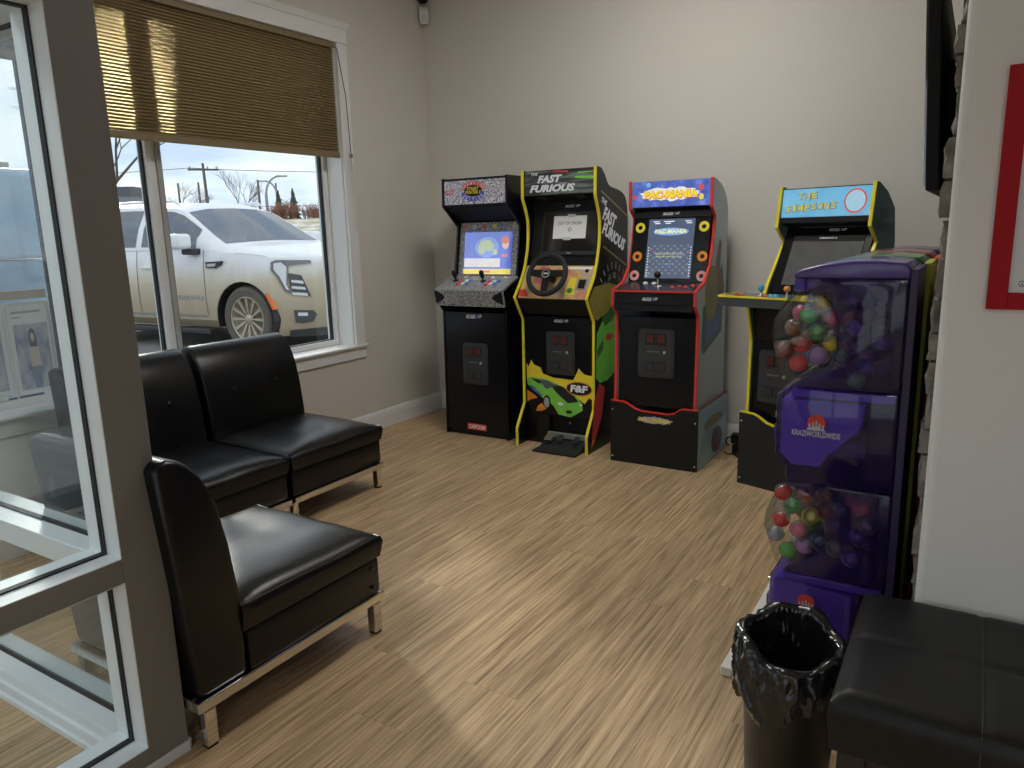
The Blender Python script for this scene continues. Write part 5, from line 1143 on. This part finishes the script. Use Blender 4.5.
def sec(x):
    k = 0
    while k < len(ST)-2 and x > ST[k+1][0]: k += 1
    a, b_ = ST[k], ST[k+1]; s = max(0, min(1, (x-a[0])/(b_[0]-a[0]))); L_ = lambda p, q: p+(q-p)*s
    hw, zt, zb = L_(a[1], b_[1]), L_(a[2], b_[2]), L_(a[6], b_[6])
    P5, P6, P7 = [(L_(a[i][0], b_[i][0])*hw, L_(a[i][1], b_[i][1])) for i in (3, 4, 5)]
    return [(hw*.90, zb), (hw*.985, zb+.10), (hw, zb+.32), (hw*.998, .86), (hw*.985, min(1.06, P5[1]-.03)), P5, P6, P7, (P7[0]*.55, zt-.012), (0, zt)]
def surf(x, s):
    q = sec(x); s = max(0, min(18, s))
    def P(i): return (CY-q[i][0], q[i][1]) if i <= 9 else (CY+q[18-i][0], q[18-i][1])
    i = min(17, int(s)); f_ = s-i; a, b_ = P(i), P(i+1); return Vector((x, a[0]+(b_[0]-a[0])*f_, a[1]+(b_[1]-a[1])*f_))
xs_ = []
for k in range(len(ST)-1):
    n = max(1, int((ST[k+1][0]-ST[k][0])/.18)); xs_ += [ST[k][0]+(ST[k+1][0]-ST[k][0])*i/n for i in range(n)]
xs_.append(ST[-1][0]); mb = MB()
for x in xs_:
    for s in range(19): mb.v.append(tuple(surf(x, s)))
for i in range(len(xs_)-1):
    for s in range(18): mb.f.append((i*19+s, i*19+s+1, (i+1)*19+s+1, (i+1)*19+s))
    mb.f.append((i*19+18, i*19, (i+1)*19, (i+1)*19+18))
mb.f += [tuple(range(19)), tuple(range((len(xs_)-1)*19, len(xs_)*19))]
body = mb.build('body', PAINT, car)
WX, WZ, WR = .12, .405, .405
cut = MB()
for wx in (WX, WX-3.07):
    for ya, yb in ((-.2, .40), (2*CY-.40, 2*CY+.2)):
        n = 28; cut.prism([(wx+.485*math.cos(2*math.pi*k/n), WZ+.01+.455*math.sin(2*math.pi*k/n)) for k in range(n)], ya, yb, 'y')
co = cut.build('cutter', PAINT, car)
md_ = body.modifiers.new('arches', 'BOOLEAN'); md_.operation = 'DIFFERENCE'; md_.object = co; md_.solver = 'EXACT'
bpy.context.view_layer.update(); dg = bpy.context.evaluated_depsgraph_get(); nm = D.meshes.new_from_object(body.evaluated_get(dg))
body.modifiers.clear(); body.data = nm; D.objects.remove(co, do_unlink=True); auto_smooth(body, 28)
# wheels
def wheel(wx, side):
    ys = .03 if side == 0 else 2*CY-.03; sg = 1 if side == 0 else -1
    T = Matrix.Translation((wx, ys, WZ)) @ Matrix.Diagonal((1, sg, 1, 1))
    tp = [(.285, .0), (.300, -.004), (.365, -.008), (.395, .012), (.405, .04), (.405, .25), (.39, .27), (.30, .275), (.285, .26)]
    w_o = MB().lathe(tp, 40, axis='y').xf(T).build('wheel', mat('dusty_tyre', (.13, .115, .095), .85, var=.3, scale=30, bump=.4, bscale=60), car, smooth=True); auto_smooth(w_o, 35)
    tb = MB()
    for k in range(44):
        a = 2*math.pi*k/44
        for yy in (.045, .155): tb.box(-.016, .016, yy, yy+.09, .402, .411); tb.v[-8:] = [tuple(Matrix.Rotation(a+(.07 if yy > .1 else 0), 3, 'Y') @ Vector(q)) for q in tb.v[-8:]]
    tb.xf(T).build('tread', mat('dusty_tyre', (.1, .1, .1)), w_o)
    RIM = mat('dusty_rim', (.50, .44, .34), .4, metal=.4, var=.15)
    MB().lathe([(.285, .02), (.283, .005), (.268, .002), (.262, .02), (.258, .10), (.02, .12)], 40, axis='y').xf(T).build('rim', RIM, w_o, smooth=True)
    sp = MB()
    for k in range(12):
        a = 2*math.pi*k/12
        for off in (-.05, .05):
            q = [(.05, .030), (.262, .012)]; c0_, c1_ = a, a+off
            p0 = Vector((.06*math.cos(c0_), .03, .06*math.sin(c0_))); p1 = Vector((.264*math.cos(c1_), .010, .264*math.sin(c1_))); d = (p1-p0).normalized(); sd_ = d.cross(Vector((0, 1, 0)))*.0085
            v = [p0+sd_, p1+sd_*1.1, p1-sd_*1.1, p0-sd_]; sp.add(v+[q_+Vector((0, .03, 0)) for q_ in v], [(0, 1, 2, 3), (4, 7, 6, 5), (0, 4, 5, 1), (1, 5, 6, 2), (2, 6, 7, 3), (3, 7, 4, 0)])
    sp.xf(T).build('spokes', RIM, w_o); MB().lathe([(.001, .018), (.04, .020), (.06, .030), (.065, .06)], 20, axis='y').xf(T).build('hub_cap', RIM, w_o, smooth=True)
    ln = MB()
    for k in range(17):
        a = R(-15+210*k/16); ln.v += [(wx+.478*math.cos(a), (.005 if side == 0 else 2*CY-.005), WZ+.01+.448*math.sin(a)), (wx+.478*math.cos(a), (.40 if side == 0 else 2*CY-.40), WZ+.01+.448*math.sin(a))]
    ln.f = [(2*k, 2*k+1, 2*k+3, 2*k+2) for k in range(16)]; ln.build('arch_liner', CBLK, car)
for wx in (WX, WX-3.07):
    for s in (0, 1): wheel(wx, s)
# glass patches follow the body surface, slightly proud
def patch(name, xa, xb, s0, s1, m, n=10, k=8, off=.006, par=None):
    mb = MB()
    for i in range(n+1):
        x = xa+(xb-xa)*i/n
        for j in range(k+1):
            s = s0+(s1-s0)*j/k; p = surf(x, s); e_ = .01; du = surf(x+e_, s)-surf(x-e_, s); dv = surf(x, min(s+.05, 18))-surf(x, max(s-.05, 0)); nn = du.cross(dv).normalized()
            if nn.dot(p-Vector((x, CY, 1.0))) < 0: nn = -nn
            mb.v.append(tuple(p+nn*off))
    for i in range(n):
        for j in range(k): mb.f.append((i*(k+1)+j, i*(k+1)+j+1, (i+1)*(k+1)+j+1, (i+1)*(k+1)+j))
    return mb.build(name, m, par or car, smooth=True)
patch('windscreen', -1.03, -.30, 7.12, 10.88, CGLASS, 12, 18)
for s0, s1 in ((5.15, 6.82), (11.18, 12.85)):
    patch('side_window', -1.72, -.68, s0, s1, CGLASS, 14, 6); patch('side_window', -2.85, -1.84, s0, s1, CGLASS, 10, 6); patch('side_window', -4.0, -2.98, s0, s1, CGLASS, 10, 6)
def strip(pts, wd, m, name, off=.004):
    pass
SEAMM = mat('door_gap', (.12, .11, .09), .8)
for xs in (-.52, -1.80, -2.92): patch('door_seam', xs-.005, xs+.005, 1.3, 5.1, SEAMM, 1, 14, .003)
patch('sill_trim', -2.75, -.55, 1.18, 1.30, CCHR, 6, 1, .010); patch('bonnet_gap', .0, .50, 5.05, 5.12, SEAMM, 6, 1, .004)
patch('window_trim', -2.9, -.72, 4.98, 5.10, CCHR, 10, 1, .008)
MB().box(-2.55, -.48, -.035, .13, .20, .27).build('running_board', CBLK, car, bevel=.015); MB().box(-2.55, -.48, 2*CY-.13, 2*CY+.035, .20, .27).build('running_board', CBLK, car, bevel=.015)
for ys in (.30, 2*CY-.30): MB().tube([(-1.2, ys, 1.83), (-1.3, ys, 1.885), (-3.6, ys, 1.90), (-3.75, ys, 1.86)], .016, 8).build('roof_rail', PAINT, car, smooth=True)
for sg, ys in ((-1, 0), (1, 2*CY)):
    mr_ = MB().box(-.86, -.60, ys+sg*.05, ys+sg*.27, 1.27, 1.46).build('wing_mirror', PAINT, car, bevel=.05, seg=4); auto_smooth(mr_, 60); MB().box(-.80, -.58, ys-sg*.06, ys+sg*.08, 1.20, 1.275).build('mirror_arm', CBLK, mr_, bevel=.02); MB().box(-.866, -.858, ys+sg*.075, ys+sg*.25, 1.295, 1.44).build('mirror_glass', CGLASS, mr_)
    MB().box(-1.70, -1.50, ys-sg*.012, ys+sg*.018, 1.02, 1.05).build('door_handle', PAINT, car, bevel=.008); MB().box(-2.80, -2.62, ys-sg*.012, ys+sg*.018, 1.02, 1.05).build('door_handle', PAINT, car, bevel=.008)
ps_ = Plane((0, -.004, 0), (1, 0, 0), (0, 0, 1)); 
def ext(pl_, name, m, pts, par, d0=-.02, d1=.012):
    n = len(pts); v = [pl_.P(a, c, d0) for a, c in pts]+[pl_.P(a, c, d1) for a, c in pts]
    return MB().add(v, [tuple(range(n))[::-1], tuple(range(n, 2*n))]+[(i, (i+1) % n, n+(i+1) % n, n+i) for i in range(n)]).build(name, m, par)
ext(ps_, 'side_vent', CBLK, [(-.459, 1.108), (-.175, 1.119), (-.2, 1.07), (-.293, 1.034), (-.453, 1.034)], car); ext(ps_, 'vent_insert', CCHR, [(-.43, 1.085), (-.26, 1.092), (-.30, 1.055), (-.43, 1.05)], car, .012, .016)
ps_.text('door_lettering', CCHR, 'DENALI', (-.80, .663), .46, .055, car, .010, bold=.02)
ext(Plane((0, .012, 0), (1, 0, 0), (0, 0, 1)), 'side_marker', mat('amber_lens', (.75, .20, .04), .3), [(.492, .735), (.522, .735), (.635, .545), (.600, .535)][::-1], car, -.05, .018)
for sg in (0, 1):
    A_ = Vector((.56, .03, 0)); U_ = Vector((.4993, .8664, 0)); 
    if sg: A_.y = 2*CY-A_.y; U_.y = -U_.y
    pc_ = Plane(A_, U_, (0, 0, 1))
    if sg: pc_.n = -pc_.n
    C_ = [(.035, 1.101), (.096, 1.122), (.506, 1.104), (.515, 1.067), (.33, 1.058), (.232, 1.045), (.212, .818), (.266, .731), (.228, .721), (.17, .749), (.09, .921), (.027, 1.007)]
    hl = ext(pc_, 'headlight', mat('lamp_housing', (.16, .16, .17), .2, metal=.3), C_, car, -.08, .02)
    ext(pc_, 'light_strip', mat('lamp_clear', (.72, .74, .76), .15), [(.055, 1.085), (.14, 1.095), (.205, 1.04), (.185, .83), (.215, .76), (.18, .77), (.115, .92), (.05, 1.01)], hl, .02, .026)
    le = ext(pc_, 'lamp_lens', mat('lamp_dark', (.06, .06, .065), .15), [(.225, .961), (.38, .929), (.482, .667), (.312, .703), (.242, .744)], car, -.08, .018)
    for k in range(3): z_ = .88-.075*k; ext(pc_, 'lamp_bar', mat('lamp_clear', (.7, .7, .7)), [(.25, z_), (.39+.02*k, z_-.02), (.40+.02*k, z_-.055), (.25, z_-.03)], le, .018, .024)
    fg = ext(pc_, 'fog_lamp', mat('lamp_dark', (.06, .06, .065), .15), [(.259, .513), (.493, .494), (.539, .441), (.482, .359), (.356, .345), (.271, .364)], car, -.05, .015); ext(pc_, 'fog_bulb', mat('lamp_clear', (.7, .7, .7)), [(.30, .48), (.42, .47), (.42, .43), (.30, .44)], fg, .015, .02)
    ext(pc_, 'bumper_lower', CBLK, [(.20, .27), (.68, .27), (.68, .17), (.20, .19)], car, -.10, .01)
gr = MB().box(.93, .968, .62, 2*CY-.62, .50, 1.06).build('grille', CBLK, car, bevel=.02)
for k in range(6): MB().box(.966, .985, .66, 2*CY-.66, .55+k*.085, .575+k*.085).build('grille_bar', CCHR, gr)
MB().tube([(-.33, .55, 1.345), (-.36, 1.0, 1.37), (-.35, 1.3, 1.37)], .012, 6).build('wiper', CBLK, car)

# ---- poles, wires, lamps
PWOOD = mat('weathered_pole', (.12, .105, .09), .9, var=.3, scale=3); GALV = mat('galvanised', (.32, .33, .34), .5, metal=.5)
def upole(x, y, z0, z1, r, label, arm=True, lean=0.):
    t = empty('utility_pole', (x, y, z0)); tag(t, label, 'utility pole', 'utility poles beyond the parking lot'); h = z1-z0
    MB().tube([(0, 0, -.3), (lean*.5, 0, h*.5), (lean, 0, h)], [r, r*.85, r*.7], 8).build('pole', PWOOD, t, smooth=True)
    if arm:
        d = Vector((.6, .8, 0)); c = Vector((lean, 0, h-.45)); MB().tube([c-d*1.05, c+d*1.05], .07, 6).build('crossarm', PWOOD, t)
        for k in (-.9, .9, .3): MB().lathe([(.03, .07), (.06, .12), (.05, .2), (.02, .24)], 8, tuple(c+d*k), close=True).build('insulator', mat('insulator', (.3, .3, .32), .3), t)
    return t
upole(-48.1, 35.87, 2.0, 6.6, .13, 'tall utility pole with a crossarm, seen above the car roof', lean=-.15)
upole(-60.5, 44.3, 2.3, 6.25, .12, 'thin pole just left of the tall crossarm pole', False); upole(-65.6, 45.8, 2.3, 6.5, .12, 'thin pole standing in front of the round bare tree', False)
upole(-53.5, 45.1, 2.2, 6.1, .12, 'plain pole left of the curved street lamps', False); upole(-63.8, 56.1, 2.4, 6.8, .12, 'plain pole between the two curved street lamps', False)
def lamp(x, y, z0, z1, dx, dy, label):
    t = empty('street_lamp', (x, y, z0)); tag(t, label, 'street lamp', 'curved street lamps'); h = z1-z0; p = [(0, 0, -.3), (0, 0, h*.62)]
    for k in range(1, 8): a = R(90*k/7); p.append((dx*(1-math.cos(a)), dy*(1-math.cos(a)), h*.62+h*.38*math.sin(a)))
    MB().tube(p, [.10]*2+[.07]*7, 8).build('mast', GALV, t, smooth=True)
    e_ = Vector(p[-1]); MB().box(-.28, .28, -.12, .12, -.06, .04).xf(Matrix.Translation(e_+Vector((dx, dy, 0)).normalized()*.25) @ Matrix.Rotation(math.atan2(dy, dx), 4, 'Z')).build('lamp_head', GALV, t, bevel=.02)
lamp(-41.75, 35.8, 1.9, 5.32, .62, .72, 'nearer curved street lamp beyond the car'); lamp(-48.77, 42.97, 2.2, 5.66, -.55, -.62, 'farther curved street lamp beyond the car')
for k, (a, b_, sag) in enumerate((((-48.7, 35.07, 6.25), (-30.0, 55.0, 6.6), .5), ((-48.7, 35.07, 6.25), (-70, 12, 5.8), .5), ((-65.4, 46.1, 4.4), (-40, 62, 4.6), .4), ((-65.75, 45.5, 4.5), (-78, 30, 4.1), .3), ((-65.4, 46.1, 4.0), (-40, 62, 4.15), .4))):
    a, b_ = Vector(a), Vector(b_); t = MB().tube([a.lerp(b_, i/10)-Vector((0, 0, sag*4*(i/10)*(1-i/10))) for i in range(11)], .022, 5).build('overhead_wire', mat('wire', (.08, .08, .09), .6)); tag(t, ('overhead wire running right from the crossarm pole', 'overhead wire running left from the crossarm pole', 'low overhead wire above the car windscreen', 'low overhead wire left of the round bare tree', 'lowest overhead wire near the skyline')[k], 'wire', 'overhead wires')

# ---- bare trees and shrubs
BARK = mat('bare_bark', (.12, .095, .075), .9, var=.3, scale=4); BARK2 = mat('grey_bark', (.20, .175, .155), .9, var=.3, scale=4)
def tree(x, y, z0, h, label, seed, spread=.5, r=.12, depth=5, m=BARK, clear=.2):
    rs = random.Random(seed); t = empty('bare_tree', (x, y, z0)); tag(t, label, 'tree', 'bare winter trees'); tw = MB(); trk = MB()
    def grow(p, d, ln, rad, k):
        pts = [p]; q = p
        for i in range(3):
            d = (d+Vector((rs.gauss(0, .09), rs.gauss(0, .09), rs.gauss(.03, .05)))).normalized(); q = q+d*ln/3; pts.append(q)
        (trk if k == depth else tw).tube(pts, [rad, rad*.9, rad*.8, rad*.68], 6 if k > 2 else 4, False)
        if k == 0: return
        for c in range(rs.choice((2, 3, 3)) if k > 1 else 3):
            a = rs.uniform(0, 6.28); sp = spread*rs.uniform(.6, 1.3); s1 = d.orthogonal().normalized(); s2 = d.cross(s1); nd = (d+(s1*math.cos(a)+s2*math.sin(a))*sp+Vector((0, 0, .10))).normalized()
            st_ = pts[-1] if c < 2 else pts[2]; grow(st_, nd, ln*rs.uniform(.66, .86), rad*.62, k-1)
    grow(Vector((0, 0, -.2)), Vector((0, 0, 1)), h*clear+.2, r, depth); trk.build('trunk', m, t, smooth=True); tw.build('branches', m, t)
tree(-40.9, 28.9, 1.9, 3.3, 'round bare tree left of the crossarm pole', 3, .62, .055, 6, BARK2, .20); tree(-35.2, 28.0, 1.7, 3.6, 'bare forked tree right of the crossarm pole', 8, .45, .060, 6, BARK2, .22)
tree(-18.85, 10.6, .2, 6.6, 'near bare tree with long branches beside the window mullion', 12, .50, .09, 6, BARK, .22); tree(-19.5, 6.0, .1, 5.6, 'bare tree seen through the glazed partition', 15, .50, .09, 6, BARK, .2)
RUST = mat('rusty_twigs', (.30, .15, .10), .9, var=.4, scale=2)
def shrub(x, y, z0, h, wd, label, seed, m=RUST):
    rs = random.Random(seed); t = empty('shrub', (x, y, z0)); tag(t, label, 'shrub', 'rust coloured shrubs'); tw = MB()
    for k in range(70):
        a = rs.uniform(0, 6.28); q = Vector((math.cos(a)*rs.random()*wd, math.sin(a)*rs.random()*wd, 0)); p = [q*.85+Vector((0, 0, -.1)), q*.95+Vector((0, 0, h*.35)), q+Vector((rs.gauss(0, .1), rs.gauss(0, .1), h*rs.uniform(.6, 1)))]; tw.tube(p, [.035, .028, .012], 4, False)
        for c in range(3):
            e_ = p[1].lerp(p[2], rs.random()); tw.tube([e_, e_+Vector((rs.gauss(0, .25), rs.gauss(0, .25), rs.uniform(.1, .4)))], [.018, .008], 3, False)
    tw.build('twigs', m, t)
for k, (x, y, h, wd) in enumerate(((-34.9, 30.6, .9, .7), (-33.7, 30.2, 1.15, .75), (-32.7, 31.3, .95, .75), (-31.7, 32.4, .85, .7), (-30.8, 33.4, .75, .7))):
    shrub(x, y, 2.0, h, wd, 'rust brown leafless shrub %s beyond the windscreen' % ('farthest left', 'second from left', 'in the middle', 'second from right', 'farthest right')[k], 20+k)
EVG = mat('dark_evergreen', (.05, .07, .05), .9, var=.4, scale=3); 
for k, (x, y, h) in enumerate(((-36.5, 32.2, 1.9), (-37.2, 34.0, 2.1))):
    t = empty('small_conifer', (x, y, 2.05)); tag(t, ('small dark conifer left of the rusty shrubs', 'small dark conifer right behind the rusty shrubs')[k], 'tree', 'small conifers'); MB().tube([(0, 0, -.1), (0, 0, h*.4)], .05, 6).build('trunk', BARK, t)
    cn_ = MB(); rs = random.Random(k)
    for j in range(7):
        z_ = h*(.12+.12*j); rr2 = .55*(1-j/7.5); cn_.lathe([(rr2, z_), (rr2*.55, z_+h*.10), (.02, z_+h*.2)], 9, close=True)
    cn_.v = [(a+rs.gauss(0, .03), b_+rs.gauss(0, .03), c) for a, b_, c in cn_.v]; cn_.build('foliage', EVG, t)
# fence on the verge, far building, wrapped pallet by the entrance
t = empty('timber_fence', (-29.3, 27.8, 1.55)); tag(t, 'low pale timber fence on the verge at the right of the window', 'fence'); t.rotation_euler = (0, 0, math.atan2(1.2, 1.6)); FW = mat('pale_timber', (.48, .42, .34), .8, var=.15)
for k in range(6): MB().box(-3+k*1.1, -2.88+k*1.1, -.06, .06, -.4, .62).build('post', FW, t)
for zz in (.15, .40): MB().box(-3.05, 2.65, -.09, -.061, zz, zz+.10).build('rail', FW, t)
t = empty('far_building', (-102, 63.2, 4.0)); t.rotation_euler = (0, 0, R(35)); tag(t, 'dark flat-roofed building far behind the car roof at the left', 'building')
MB().box(-2, 2, -3.2, 3.2, -1.5, 3.2).build('walls', mat('grey_cladding', (.24, .26, .29), .8, var=.1), t); MB().box(-2.2, 2.2, -3.4, 3.4, 3.2, 4.4).build('roof', mat('dark_roof', (.10, .11, .13), .7), t)
for k in range(4): MB().box(2.0, 2.05, -2.6+k*1.4, -1.8+k*1.4, 1.2, 2.4).build('window', mat('far_pane', (.06, .07, .09), .2), t)
t = empty('wrapped_pallet', (-5.45, 2.14, GZ+.08)); tag(t, 'pale blue plastic wrapped pallet load outside the side window', 'pallet')
WRAP = mat('blue_wrap', (.40, .54, .72), .25, var=.25, scale=6, bump=.8, bscale=14)
for k in range(5): MB().box(-.5, .5, -.5+k*.225, -.4+k*.225, .10, .12).build('deck_board', FW, t)
for k in (-.45, 0, .38): MB().box(-.5, .5, k, k+.08, 0, .10).build('bearer', FW, t)
for k in range(3): o = MB().box(-.46, .46, -.46, .46, .125+.55*k, .665+.55*k).build('wrapped_block', WRAP, t, bevel=.05, seg=4); auto_smooth(o, 60)
MB().box(-.46, .30, -.40, .30, 1.77, 1.81).build('top_board', FW, t)
